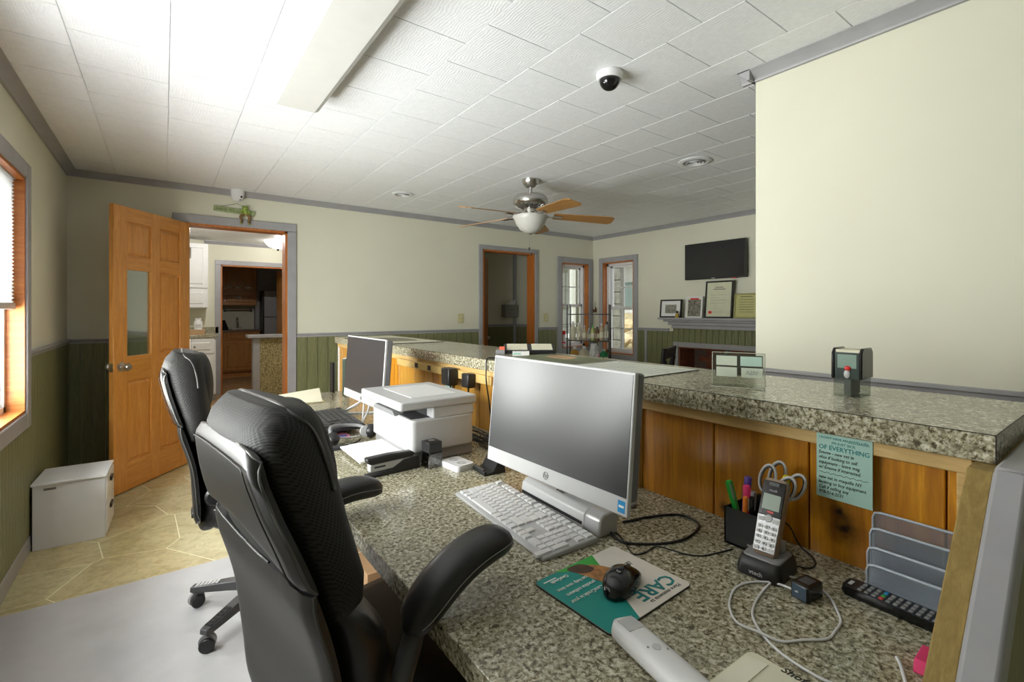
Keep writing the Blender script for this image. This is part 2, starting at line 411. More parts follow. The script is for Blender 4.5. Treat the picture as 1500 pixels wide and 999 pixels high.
# ---- walls (with openings)
def wall_y(name, y0, y1, x0, x1, z1, holes, mat=WALL):
    """wall along X with holes (xa, xb, za, zb)"""
    m = MB(); x = x0
    for xa, xb, za, zb in sorted(holes):
        m.box(x, y0, 0, xa, y1, z1)
        if za > 0: m.box(xa, y0, 0, xb, y1, za)
        m.box(xa, y0, zb, xb, y1, z1); x = xb
    m.box(x, y0, 0, x1, y1, z1)
    return S(m.build(name, mat))
def wall_x(name, x0, x1, y0, y1, z1, holes, mat=WALL):
    m = MB(); y = y0
    for ya, yb, za, zb in sorted(holes):
        m.box(x0, y, 0, x1, ya, z1)
        if za > 0: m.box(x0, ya, 0, x1, yb, za)
        m.box(x0, ya, zb, x1, yb, z1); y = yb
    m.box(x0, y, 0, x1, y1, z1)
    return S(m.build(name, mat))
D1 = (0.135, 0.945, 0, 2.045); D2 = (3.135, 3.95, 0, 2.05); W2 = (4.43, 4.95, 0.78, 1.965)
W1 = (2.55, 3.50, 0.76, 1.985); W3 = (4.15, 4.70, 0.70, 1.975); FP = (1.7, 3.47, 0, 0.86)
wall_back = wall_y('wall_back', YB, YB + 0.12, XL - 0.15, XR + 0.15, ZC, [D1, D2, W2])
W4 = (1.05, 2.35, 0.76, 1.985)
wall_left = wall_x('wall_left', XL - 0.15, XL, -2.4, YB, ZC, [W1, W4])
wall_right = wall_x('wall_right', XR, XR + 0.15, -2.4, YB, ZC, [FP, W3])
wall_front = S(B('wall_front', WALL, (XL - 0.15, -2.5, 0), (XR + 0.15, -2.4, ZC + 0.1)))
wall_part = S(B('wall_partition', WALL, (XP, -2.4, 0), (XP + 0.12, YP, ZC)))

# ---- crown mouldings, chair rails, baseboards
CROWN = [(0, ZC), (0.056, ZC), (0.056, ZC - 0.010), (0.050, ZC - 0.012), (0.038, ZC - 0.026), (0.018, ZC - 0.042), (0.014, ZC - 0.052), (0, ZC - 0.052)]
RAIL = [(0, 1.042), (0.012, 1.042), (0.014, 1.060), (0.026, 1.066), (0.026, 1.078), (0, 1.078)]
nt = [0]
def mould(prof, axis, base, sgn, a, b, mat=TRIM, dz=0):
    nt[0] += 1
    poly = [(base + sgn * d, z + dz) for d, z in prof]
    return S(MB().prism(poly, a, b, 'yz' if axis == 'x' else 'xz').build('trim_%d' % nt[0], mat, smooth=40))
mould(CROWN, 'x', YB, -1, XL, XR); mould(CROWN, 'y', XL, 1, -0.8, YB - 0.02); mould(CROWN, 'y', XR, -1, -0.8, YB - 0.02)
mould(CROWN, 'y', XP, -1, -1.6, YP + 0.056, TRIML); mould(CROWN, 'x', YP, 1, XP - 0.056, XP + 0.12, TRIML)
mould(RAIL, 'x', YB, -1, XL, 0.06); mould(RAIL, 'x', YB, -1, 1.025, 3.083); mould(RAIL, 'x', YB, -1, 4.014, 4.34)
mould(RAIL, 'y', XL, 1, 3.64, YB - 0.02); mould(RAIL, 'y', XR, -1, 3.60, 4.09)
mould(RAIL, 'y', XP, -1, -1.6, YP, TRIM, -0.038)
S(B('baseboard_left', TRIML, (XL, -0.6, 0), (XL + 0.015, YB, 0.085), bevel=0.004))
S(B('baseboard_back', TRIM, (1.025, YB - 0.015, 0), (3.083, YB, 0.085), bevel=0.004))
S(B('trim_strip', TRIML, (XR - 0.016, 3.93, 0), (XR, 3.965, 1.042)))

# ---- wainscot boards, each its own board
def boards_x(y, sgn, a, b, wd, z0, z1, parent, mat, th=0.010):     # boards on a wall along X
    n = max(1, round((b - a) / wd)); q = (b - a) / n; src = None
    for k in range(n):
        cx_ = a + q * (k + 0.5)
        if src is None:
            src = MB().prism([(-q / 2 + 0.0012, 0), (-q / 2 + 0.0012, sgn * (th - 0.004)), (-q / 2 + 0.005, sgn * th), (q / 2 - 0.005, sgn * th), (q / 2 - 0.0012, sgn * (th - 0.004)), (q / 2 - 0.0012, 0)], z0, z1, 'xy').build('wainscot_board', mat, parent, loc=(cx_, y, 0))
        else: linked(src, 'wainscot_board', parent, (cx_, y, 0))
def boards_y(x, sgn, a, b, wd, z0, z1, parent, mat, th=0.010):
    n = max(1, round((b - a) / wd)); q = (b - a) / n; src = None
    for k in range(n):
        cy_ = a + q * (k + 0.5)
        if src is None:
            src = MB().prism([(0, -q / 2 + 0.0012), (sgn * (th - 0.004), -q / 2 + 0.0012), (sgn * th, -q / 2 + 0.005), (sgn * th, q / 2 - 0.005), (sgn * (th - 0.004), q / 2 - 0.0012), (0, q / 2 - 0.0012)], z0, z1, 'xy').build('wainscot_board', mat, parent, loc=(x, cy_, 0))
        else: linked(src, 'wainscot_board', parent, (x, cy_, 0))
wl = S(B('wall_wainscot_left', OLIVE_S, (XL, 1.2, 0.085), (XL + 0.002, 3.635, 0.67)))
boards_y(XL, 1, 1.2, 3.635, 0.058, 0.085, 0.67, wl, OLIVE_Z)
boards_y(XL, 1, 3.635, YB - 0.01, 0.058, 0.085, 1.045, wl, OLIVE_Z)
wb = S(B('wall_wainscot_back', OLIVE_S, (1.025, YB - 0.002, 0.0), (3.083, YB, 1.045)))
boards_x(YB, -1, XL + 0.01, 0.06, 0.075, 0.0, 1.045, wb, OLIVE_D)
boards_x(YB, -1, 1.025, 3.083, 0.098, 0.0, 1.045, wb, OLIVE_D)
boards_x(YB, -1, 4.014, 4.34, 0.08, 0.0, 1.045, wb, OLIVE_D)
wr = S(B('wall_wainscot_right', OLIVE_S, (XR - 0.002, 3.545, 0.0), (XR, 4.09, 1.045)))
boards_y(XR, -1, 3.545, 3.93, 0.075, 0.0, 1.045, wr, OLIVE_Z); boards_y(XR, -1, 3.965, 4.09, 0.07, 0.0, 1.045, wr, OLIVE_Z)
boards_y(XR, -1, 4.09, 4.79, 0.075, 0.0, 0.62, wr, OLIVE_Z); boards_y(XR, -1, 1.3, 3.545, 0.075, 0.92, 1.08, wr, OLIVE_Z)
boards_y(XR, -1, 4.79, YB - 0.01, 0.075, 0.0, 1.045, wr, OLIVE_Z)

# ---- casings round the door openings
def casing_back(name, h, wd, y=YB, mat=TRIM, jamb=JAMB, jd=0.13):
    r = sroot(name); a, b, _, t = h
    for x0, x1 in ((a - wd, a), (b, b + wd)):
        MB().box(x0, y - 0.02, 0, x1, y + 0.001, t).build('casing_board', mat, r, bevel=0.005)
    MB().box(a - wd, y - 0.02, t, b + wd, y + 0.001, t + wd * 0.95).build('casing_board', mat, r, bevel=0.005)
    MB().box(a - 0.001, y - 0.012, 0, a + 0.02, y + jd, t).build('jamb', jamb, r)
    MB().box(b - 0.02, y - 0.012, 0, b + 0.001, y + jd, t).build('jamb', jamb, r)
    MB().box(a, y - 0.012, t - 0.02, b, y + jd, t + 0.001).build('jamb', jamb, r)
    return r
casing_back('door_2', D1, 0.078); casing_back('door_3', D2, 0.055)

# ---- windows: casing, jamb, two sashes of four panes
def window(name, loc, rz, wdt, z0, z1, cas, jamb, depth=0.11, cmat=TRIM, sill=True, grid=2):
    r = sroot(name, loc, rz); hw = wdt / 2; H_ = z1 - z0
    for x0, x1, za, zb in ((-hw - cas, -hw, z0 - cas, z1 + cas), (hw, hw + cas, z0 - cas, z1 + cas)):
        MB().box(x0, -0.02, za, x1, 0.001, zb).build('casing_board', cmat, r, bevel=0.006)
    MB().box(-hw, -0.0195, z1, hw, 0.001, z1 + cas).build('casing_board', cmat, r, bevel=0.006)
    MB().box(-hw, -0.0195, z0 - cas, hw, 0.001, z0).build('casing_board', cmat, r, bevel=0.006)
    for a in ((-hw - 0.001, -0.01, z0, -hw + 0.015, depth, z1), (hw - 0.015, -0.01, z0, hw + 0.001, depth, z1), (-hw, -0.01, z1 - 0.015, hw, depth, z1 + 0.001), (-hw, -0.01, z0 - 0.001, hw, depth, z0 + 0.015)):
        MB().box(*a).build('jamb', jamb, r)
    a, b = -hw + 0.015, hw - 0.015; lo, hi = z0 + 0.015, z1 - 0.015; mid = (lo + hi) / 2
    MB().box(a, depth - 0.05, lo, a + 0.035, depth + 0.03, hi).build('window_frame', WHITEP, r); MB().box(b - 0.035, depth - 0.05, lo, b, depth + 0.03, hi).build('window_frame', WHITEP, r)
    MB().box(a, depth - 0.05, hi - 0.03, b, depth + 0.03, hi).build('window_frame', WHITEP, r); MB().box(a, depth - 0.05, lo, b, depth + 0.03, lo + 0.03).build('window_frame', WHITEP, r)
    a += 0.03; b -= 0.03
    for sash, (s0, s1, yy) in enumerate(((lo + 0.025, mid + 0.02, depth - 0.035), (mid - 0.02, hi - 0.025, depth))):
        m = MB(); f = 0.032
        m.box(a, yy, s0, a + f, yy + 0.03, s1).box(b - f, yy, s0, b, yy + 0.03, s1).box(a, yy, s0, b, yy + 0.03, s0 + f).box(a, yy, s1 - f, b, yy + 0.03, s1)
        sh = m.build('sash', WHITEP, r)
        cxm, czm = (a + b) / 2, (s0 + s1) / 2
        if grid == 2:
            MB().box(cxm - 0.007, yy + 0.008, s0 + f, cxm + 0.007, yy + 0.022, s1 - f).build('muntin', WHITEP, sh)
            MB().box(a + f, yy + 0.008, czm - 0.007, b - f, yy + 0.022, czm + 0.007).build('muntin', WHITEP, sh)
            for px0, px1 in ((a + f, cxm - 0.007), (cxm + 0.007, b - f)):
                for pz0, pz1 in ((s0 + f, czm - 0.007), (czm + 0.007, s1 - f)):
                    MB().box(px0, yy + 0.013, pz0, px1, yy + 0.016, pz1).build('pane', GLASS, sh)
        else:
            MB().box(a + f, yy + 0.013, s0 + f, b - f, yy + 0.016, s1 - f).build('pane', GLASS, sh)
    return r
window('window_1', (XL, (W1[0] + W1[1]) / 2, 0), R(90), W1[1] - W1[0], W1[2], W1[3], 0.082, JAMBL, cmat=TRIML, grid=1)
window('window_4', (XL, (W4[0] + W4[1]) / 2, 0), R(90), W4[1] - W4[0], W4[2], W4[3], 0.082, JAMBL, cmat=TRIML, grid=1)
window('window_2', ((W2[0] + W2[1]) / 2, YB, 0), 0, W2[1] - W2[0], W2[2], W2[3], 0.078, JAMB)
window('window_3', (XR, (W3[0] + W3[1]) / 2, 0), R(-90), W3[1] - W3[0], W3[2], W3[3], 0.07, JAMBL)

# ---- half wall between desk and bar counter
hw_ = S(B('wall_counter', PINE2, (1.20, 0.195, 0), (1.30, 4.05, 1.027)))
ys = [0.197, 0.239, 0.474, 0.706, 0.941]
while ys[-1] < 4.0: ys.append(ys[-1] + 0.233)
ys[-1] = 4.05
for k in range(len(ys) - 1):
    MB().box(1.183, ys[k] + 0.0015, 0.60, 1.2005, ys[k + 1] - 0.0015, 1.0).build('pine_plank', PINE if k < 4 or k % 3 == 0 else PINE2, hw_, bevel=0.003)
MB().box(1.166, 0.20, 0.996, 1.2005, 4.05, 1.0275).build('ledger_board', RAW, hw_, bevel=0.002)
MB().box(1.160, 0.948, 0.745, 1.184, 0.993, 0.997).build('stud', RAW, hw_, bevel=0.002)
MB().box(1.168, 0.196, 0.745, 1.2, 0.222, 0.997).build('stud', RAW, hw_, bevel=0.002)
MB().box(1.176, 4.05, 0, 1.31, 4.075, 1.027).build('end_trim', WHITE, hw_)
# sloping end of the half wall: raw lumber cap, grey trim, olive panel outside
SL = [(1.10, 1.030), (0.62, 0.565)]
we = S(MB().prism([(1.62, 0), (1.62, 1.005), (1.105, 1.005), (0.62, 0.535), (0.62, 0)], 0.127, 0.193, 'xz').build('wall_end', OLIVE_D))
MB().prism([(1.62, 1.0), (1.62, 1.0265), (1.098, 1.0265), (0.61, 0.555), (0.61, 0.52), (1.105, 1.0)], 0.163, 0.1955, 'xz').build('lumber_cap', RAWX, we, bevel=0.002)
MB().prism([(1.093, 1.036), (0.605, 0.565), (0.605, 0.50), (1.115, 0.985)], 0.122, 0.163, 'xz').build('sloped_trim', TRIM, we, bevel=0.006)
MB().prism([(1.70, 1.036), (1.0935, 1.036), (1.1155, 0.985), (1.70, 0.985)], 0.122, 0.163, 'xz').build('level_trim', TRIM, we, bevel=0.006)

# ---- rooms beyond the doorways
wall_y('wall_kitchen_back', 8.6, 8.7, -0.6, 2.6, ZC, [(0.71, 1.63, 0, 2.01)])
S(B('wall_kitchen_left', WALL, (-0.7, YB + 0.12, 0), (-0.6, 11.2, ZC))); S(B('wall_kitchen_right', WALL, (2.5, YB + 0.12, 0), (2.6, 11.2, ZC)))
S(B('ceiling_kitchen', WHITE, (-0.7, YB + 0.12, ZC), (2.6, 11.3, ZC + 0.08)))
S(B('wall_pantry_back', WALL, (-0.7, 11.2, 0), (2.6, 11.3, ZC)))
S(B('wall_pantry_side', TRIM, (1.52, 11.0, 0), (2.5, 11.2, ZC)))
mould(CROWN, 'x', 8.6, -1, 0.5, 2.5)
casing_back('door_4', (0.71, 1.63, 0, 2.01), 0.075, 8.6, TRIM, JAMB, 0.11)
S(B('wall_hall_back', WALL, (2.7, 5.83, 0), (4.33, 5.93, ZC))); S(B('wall_hall_right', WALL, (4.33, YB + 0.12, 0), (4.40, 5.93, ZC)))
S(B('wall_hall_left', WALL, (2.62, YB + 0.12, 0), (2.72, 5.93, ZC))); S(B('ceiling_hall', WHITE, (2.62, YB + 0.12, 2.20), (4.40, 5.93, ZC + 0.08)))
mould(CROWN, 'x', 5.83, -1, 2.72, 4.33, TRIM, -0.17); mould(CROWN, 'y', 4.33, -1, 5.05, 5.83, TRIM, -0.17); mould(RAIL, 'x', 5.83, -1, 2.72, 4.30, TRIM, 0.02); mould(RAIL, 'y', 4.33, -1, 5.05, 5.80, TRIM, 0.02)
hd5 = S(MB().box(0, -0.018, 0.01, 0.76, 0.018, 2.02).build('door_6', JAMB, bevel=0.003, loc=(3.175, 5.045, 0), rot=(0, 0, R(49)))); MB().box(0.69, -0.05, 0.9, 0.73, 0.05, 0.94).build('handle', CHROME, hd5, bevel=0.008)
S(B('trim_hall_corner', TRIM, (4.285, 5.80, 0), (4.33, 5.83, ZC)))
wh = S(B('wall_wainscot_hall', OLIVE_S, (2.72, 5.828, 0), (4.285, 5.83, 1.06)))
boards_x(5.83, -1, 3.0, 4.285, 0.06, 0, 1.06, wh, OLIVE_Z); boards_y(4.33, -1, 5.05, 5.80, 0.08, 0, 1.06, wh, OLIVE_D)

# ---- open panelled door with a glass light
door = sroot('door_1', (0.165, 4.893, 0.008), math.atan2(-0.593, -0.453))
DW, DT = 0.755, 0.0175
for x0, x1 in ((0, 0.115), (0.335, 0.42), (0.64, DW)):
    MB().box(x0, -DT, 0, x1, DT, 2.03).build('stile', DOORW, door, bevel=0.003)
RAILS = [(0, 0.20), (0.78, 0.96), (1.58, 1.68), (1.925, 2.03)]
for z0, z1 in RAILS:
    for x0, x1 in ((0.115, 0.335), (0.42, 0.64)):
        MB().box(x0 - 0.002, -DT + 0.0004, z0 + 0.0004, x1 + 0.002, DT - 0.0004, z1 - 0.0004).build('rail', DOORH, door, bevel=0.003)
for z0, z1 in ((0.20, 0.78), (0.96, 1.58), (1.68, 1.925)):
    for k, (x0, x1) in enumerate(((0.115, 0.335), (0.42, 0.64))):
        if z0 == 0.96 and k == 1:
            MB().box(x0 - 0.002, -0.003, z0 - 0.002, x1 + 0.002, 0.003, z1 + 0.002).build('glass_pane', clear('door_glass', (0.8, 0.84, 0.8, 1), 0.35, 0.05), door)
            continue
        g = 0.026; m = MB()
        m.box(x0 - 0.002, -0.006, z0 - 0.002, x1 + 0.002, 0.006, z1 + 0.002)
        for sg in (-1, 1):
            m.add([(x0 + g * .35, sg * .006, z0 + g * .35), (x1 - g * .35, sg * .006, z0 + g * .35), (x1 - g * .35, sg * .006, z1 - g * .35), (x0 + g * .35, sg * .006, z1 - g * .35),
                   (x0 + g, sg * .0145, z0 + g), (x1 - g, sg * .0145, z0 + g), (x1 - g, sg * .0145, z1 - g), (x0 + g, sg * .0145, z1 - g)],
                  [(0, 1, 5, 4), (1, 2, 6, 5), (2, 3, 7, 6), (3, 0, 4, 7), (4, 5, 6, 7)])
        m.build('panel', DOORW, door)
for sg in (-1, 1):
    Mx = Matrix.Rotation(-sg * PI / 2, 4, 'X')
    MB().lathe([(0.001, 0), (0.032, 0), (0.032, 0.005), (0.014, 0.009), (0.012, 0.03), (0.026, 0.038), (0.029, 0.05), (0.022, 0.062), (0.001, 0.065)], 24, (0.695, sg * DT, 0.89), Mx).build('knob', CHROME, door, smooth=50)
MB().box(DW, -0.012, 0.86, DW + 0.001, 0.012, 0.92).build('latch_plate', CHROME, door)
for hz in (0.25, 1.0, 1.78):
    MB().lathe([(0.001, -0.045), (0.006, -0.045), (0.006, 0.045), (0.001, 0.045)], 10, (-0.006, DT, hz)).build('hinge', CHROME, door, smooth=40)

# ---- cellular shade in the left window
sh = thing('window_shade', 'pale grey pleated cellular shade half lowered in the window', 'window shade')
n = 34; zt, zb = 1.965, 1.33; m = MB(); x0 = XL - 0.035; ya, yb = W1[0] + 0.03, W1[1] - 0.03
front = []; back = []
for k in range(n * 2 + 1):
    z = zt + (zb - zt) * k / (n * 2); front.append((x0 + (0.010 if k % 2 else 0.0), z)); back.append((x0 - (0.010 if k % 2 else 0.0) - 0.012, z))
m.prism(front + back[::-1], ya, yb, 'xz'); m.build('pleated_fabric', BLIND, sh)
MB().box(x0 - 0.03, ya, zb - 0.03, x0 + 0.015, yb, zb + 0.002).build('bottom_rail', LGREY, sh, bevel=0.004)
MB().box(x0 - 0.03, ya, zt - 0.002, x0 + 0.015, yb, zt + 0.012).build('head_rail', LGREY, sh, bevel=0.003)

# ================================================================== DESK AND BAR
desk = thing('desk', 'long built-in desk with speckled granite laminate top behind the bar', 'desk')
MB().box(0.385, 0.197, 0.706, 1.1835, 3.30, 0.75).build('desktop', GRAN, desk, bevel=0.002)
for yy in (0.24, 1.72, 3.16):
    MB().box(0.46 if yy != 1.72 else 1.0, yy, 0.003, 1.18, yy + 0.03, 0.7065).build('support_panel', PINE2, desk)
bar = thing('bar_counter', 'high speckled granite laminate bar top above the pine half wall', 'counter')
MB().box(1.15, 0.168, 1.027, 1.622, 4.07, 1.077).build('slab', GRAN, bar, bevel=0.0015)
m = MB(); m.tube([(1.150, 0.168, 1.0768), (1.150, 4.07, 1.0768)], 0.0009, 6); m.tube([(1.150, 0.168, 1.0768), (1.622, 0.168, 1.0768)], 0.0009, 6)
m.tube([(1.150, 0.168, 1.027), (1.150, 0.168, 1.077)], 0.0009, 6); m.build('edge_seam', plain('dark_seam', (40, 36, 28), 0.6), bar)

chairmat = tag(MB().box(XL + 0.03, -0.6, 0.0, 1.0, 2.89, 0.003).build('chair_mat', MATM), 'frosted grey plastic chair mat over the flagstone floor', 'mat')
bin_ = thing('storage_bin', 'pale blue plastic bin on the floor under the desk', 'bin', (0.85, 2.55, 0.003))
m = MB(); m.ring_loft([[(x * s_, y * s_, z) for x, y in rrect(0.34, 0.5, 0.03)] for z, s_ in ((0.0, 0.9), (0.30, 1.0))]); m.build('tub', plain('pale_blue_plastic', (200, 216, 224), 0.4), bin_, smooth=40)
MB().ring_loft([[(x, y, z) for x, y in rrect(0.36, 0.52, 0.035)] for z in (0.298, 0.315)]).build('lid', plain('pale_blue_lid', (208, 222, 230), 0.4), bin_, smooth=40)
cb = thing('cardboard_box', 'tan cardboard box on the floor under the desk', 'box', (0.80, 2.02, 0.003))
MB().box(-0.16, -0.19, 0, 0.16, 0.19, 0.26).build('box_body', KRAFT, cb, bevel=0.003); MB().box(-0.158, -0.004, 0.26, 0.158, 0.004, 0.2605).build('tape', CREAM, cb)

# ---- office chairs
def make_chair(name, label, arm_tilt):
    r = thing(name, label, 'office chair', group='black office chairs at the desk')
    def tab(T_, z):
        if z <= T_[0][0]: return T_[0][1]
        for (a0, b0), (a1, b1) in zip(T_, T_[1:]):
            if z <= a1: return b0 + (b1 - b0) * (z - a0) / (a1 - a0)
        return T_[-1][1]
    XT = [(.44, -.262), (.563, -.263), (.655, -.270), (.701, -.275), (.747, -.284), (.793, -.295), (.839, -.307), (.885, -.321), (.931, -.336), (.977, -.350), (1.023, -.361), (1.074, -.369), (1.13, -.372)]
    WT = [(.44, .185), (.50, .205), (.563, .222), (.655, .240), (.701, .248), (.793, .257), (.885, .256), (.931, .240), (.977, .210), (1.023, .182), (1.051, .171), (1.074, .160)]
    XRr = lambda z: tab(XT, z); wp = lambda z: tab(WT, z)
    def ring(z, xr, t, wd, nn=36, p=3.0):
        out = []
        for k in range(nn):
            a = 2 * PI * k / nn; cx_, sx_ = math.cos(a), math.sin(a)
            out.append((xr + t / 2 + t / 2 * math.copysign(abs(cx_) ** (2 / p), cx_), wd * math.copysign(abs(sx_) ** (2 / p), sx_), z))
        return out
    secs = [(0.806, 0.03, 0.235), (0.815, 0.070, 0.252), (0.835, 0.092, 0.266), (0.87, 0.105, 0.270), (0.91, 0.110, 0.260), (0.95, 0.118, 0.240), (1.0, 0.130, 0.213), (1.04, 0.135, 0.194), (1.075, 0.132, 0.180), (1.10, 0.118, 0.168), (1.118, 0.092, 0.152), (1.128, 0.055, 0.13), (1.131, 0.02, 0.10)]
    MB().ring_loft([ring(z, XRr(z) + (-0.001 if z < 1.09 else -0.001 + (z - 1.09) * 0.9), t + 0.006, w_) for z, t, w_ in secs]).build('mesh_back', MESHF, r, smooth=70)
    MB().ring_loft([ring(z, XRr(z) + 0.006, t, w_) for z, t, w_ in ((0.44, 0.06, 0.15), (0.47, 0.105, 0.19), (0.55, 0.13, 0.218), (0.66, 0.14, 0.238), (0.74, 0.125, 0.248), (0.79, 0.10, 0.246), (0.815, 0.07, 0.24))]).build('lumbar_cushion', LEATHER, r, smooth=70)
    MB().ell((XRr(0.99) + 0.108, 0, 0.985), 0.046, 0.165, 0.135, 24, 14).build('headrest_cushion', MESHF, r, smooth=70)
    def panel(lo, hi, nm):
        ns, ntt = 32, 16; rows_r = []; rows_f = []
        for j in range(ntt + 1):
            a = []; b = []
            for i in range(ns + 1):
                s_ = -1 + 2 * i / ns; z = lo(s_) + (hi(s_) - lo(s_)) * j / ntt; y_ = s_ * wp(z)
                tj = j / ntt; top_ = tj if nm == 'back_panel' else min(tj * 1.0, 0.999)
                edge = min(1, max(0, (abs(s_) - .90) / .10)) ** 2 * 0.008 + 0.010 * min(1, max(0, (tj - .86) / .14)) ** 2 + 0.008 * min(1, max(0, (.10 - tj) / .10)) ** 2
                out_ = 0.007 * max(0, (z - .72) / .15) if nm != 'back_panel' else 0.0
                a.append((XRr(z) - 0.010 + edge - out_, y_, z)); b.append((XRr(z) + 0.012 - out_ * 0.6, y_, z))
            rows_r.append(a); rows_f.append(b)
        m_ = MB(); W_ = ns + 1
        m_.v = [p for row in rows_r for p in row] + [p for row in rows_f for p in row]; off_ = W_ * (ntt + 1)
        for j in range(ntt):
            for i in range(ns):
                q = j * W_ + i; m_.f.append((q, q + W_, q + W_ + 1, q + 1)); m_.f.append((off_ + q, off_ + q + 1, off_ + q + W_ + 1, off_ + q + W_))
        rim = [j * W_ for j in range(ntt + 1)] + [ntt * W_ + i for i in range(1, W_)] + [j * W_ + ns for j in range(ntt - 1, -1, -1)] + [i for i in range(ns - 1, 0, -1)]
        for k in range(len(rim)):
            a_, b_ = rim[k], rim[(k + 1) % len(rim)]; m_.f.append((a_, b_, off_ + b_, off_ + a_))
        o_ = m_.build(nm, LEATHERG, r, smooth=60)
        V_ = lambda q: Vector(m_.v[q]) + Vector((0.003, 0, 0))
        side_r = [V_(j * W_) for j in range(ntt + 1)]; side_l = [V_(j * W_ + ns) for j in range(ntt + 1)]; top_e = [V_(ntt * W_ + i) for i in range(W_)]; bot_e = [V_(i) for i in range(W_)]
        if nm == 'back_panel':
            MB().tube(side_r + top_e[1:-1] + side_l[::-1], 0.0026, 6).build('piping', PIPING, o_, smooth=60)
            MB().tube(bot_e[11:], 0.0026, 6).build('piping', PIPING, o_, smooth=60)
            ins = [V_(j * W_ + 2) + Vector((-0.007, 0, 0)) for j in range(ntt - 1)] + [V_((ntt - 2) * W_ + i) + Vector((-0.0055, 0, 0)) for i in range(3, W_ - 2)]
            MB().tube(ins, 0.0012, 5).build('stitching', BLACKP, o_)
        else:
            MB().tube(top_e[11:], 0.0026, 6).build('piping', BLACKP, o_, smooth=60)
            MB().tube(side_r, 0.0030, 6).build('piping', PIPING, o_, smooth=60); MB().tube(side_l, 0.0030, 6).build('piping', PIPING, o_, smooth=60)
        return o_
    g = lambda s_: 0.021 * max(0.0, math.sin(PI * min(1, max(0, (s_ + .62) / 1.75)))) ** 0.7
    panel(lambda s_: 0.8705 + g(s_), lambda s_: 1.072 - 0.016 * abs(s_) ** 10, 'back_panel')
    panel(lambda s_: 0.46 + 0.05 * abs(s_) ** 5, lambda s_: 0.8695 - g(s_), 'lower_back_panel')
    pp = [(XRr(z) + 0.006 + t * 0.70, -w_ * 0.985, z) for z, t, w_ in secs[6:11]]
    top = [(XRr(1.1) + 0.062, y_, 1.131) for y_ in (-0.10, -0.05, 0, 0.05, 0.10)]
    MB().tube(smooth_path(pp + top + [(x, -y, z) for x, y, z in pp[::-1]], 4), 0.0028, 6).build('piping', PIPING, r, smooth=60)
    # seat
    sr = []
    for z, s_ in ((0.455, 0.93), (0.475, 1.0), (0.525, 1.0), (0.548, 0.95), (0.556, 0.80)):
        sr.append([(0.02 + x * s_, y * s_, z) for x, y in rrect(0.50, 0.50, 0.09, 6)])
    seat = MB().ring_loft(sr).build('seat', LEATHER, r, smooth=50)
    MB().tube([(0.02 + x * 0.985, y * 0.985, 0.535) for x, y in rrect(0.50, 0.50, 0.09, 6)], 0.003, 6, True).build('piping', STITCH, seat, smooth=60)
    MB().box(-0.13, -0.10, 0.40, 0.12, 0.10, 0.458).build('seat_plate', BLACKP, r, bevel=0.01)
    MB().bar((-0.12, 0, 0.43), (-0.275, 0, 0.47), 0.09, 0.02).build('back_bracket', BLACKP, r, bevel=0.004)
    # arms
    for sg, tilt, zc, tipx in ((-1, R(17), 0.822, 0.068), (1, R(5), 0.797, 0.075)):
        rings = []; L_ = 0.262; nn = 18
        for k in range(17):
            u = k / 16; x_ = -L_ * (1 - u); e = max(0.02, (1 - abs(2 * u - 1) ** 6)) ** 0.5
            zz = 0.030 * math.sin(PI * u) - 0.014 + (0.012 * u)
            wy, wz = 0.043 * e, 0.029 * e
            rings.append([(x_, wy * math.copysign(abs(math.cos(a)) ** 0.75, math.cos(a)), zz + wz * math.copysign(abs(math.sin(a)) ** 0.8, math.sin(a))) for a in [2 * PI * q / nn for q in range(nn)]])
        pv = Vector((tipx + 0.02, sg * 0.256, zc + 0.012 if sg < 0 else zc + 0.0)); Mr = Matrix.Rotation(-tilt, 4, 'Y')
        rings = [[Mr @ Vector(p) + pv for p in rg] for rg in rings]
        pad = MB().ring_loft(rings).build('arm_pad', LEATHER, r, smooth=60)
        for i1 in (0, 9):
            MB().tube([rg[i1] for rg in rings[1:-1]], 0.0008, 5).build('stitching', STITCH, pad)
        a0 = Vector(rings[2][14]); a1 = Vector(rings[1][14])
        pth = smooth_path([tuple(a0 + Vector((0.0, 0, 0.012))), tuple(a1 + Vector((0.0, 0, -0.02))), (-0.175, sg * 0.268, 0.66), (-0.165, sg * 0.272, 0.56), (-0.12, sg * 0.268, 0.50), (-0.05, sg * 0.24, 0.47)], 6)
        rr = []
        for i, p in enumerate(pth):
            d = (Vector(pth[min(i + 1, len(pth) - 1)]) - Vector(pth[max(i - 1, 0)])).normalized(); a = Vector((0, 1, 0)); b = d.cross(a).normalized(); a = b.cross(d)
            rr.append([Vector(p) + a * 0.021 * math.cos(2 * PI * k / 12) + b * 0.016 * math.sin(2 * PI * k / 12) for k in range(12)])
        MB().ring_loft(rr).build('arm_bracket', DARKG, r, smooth=60)
        MB().lathe([(0.001, 0), (0.036, 0), (0.036, 0.012), (0.028, 0.02), (0.001, 0.02)], 20, (-0.205, sg * 0.245, 0.600), Matrix.Rotation(-sg * PI / 2, 4, 'X')).build('hinge_cover', BLACKP, r, smooth=40)
    # gas lift and star base
    MB().lathe([(0.001, 0.07), (0.045, 0.07), (0.045, 0.13), (0.03, 0.14), (0.028, 0.28), (0.018, 0.285), (0.018, 0.405), (0.001, 0.405)], 20).build('gas_lift', BLACKP, r, smooth=40)
    return r
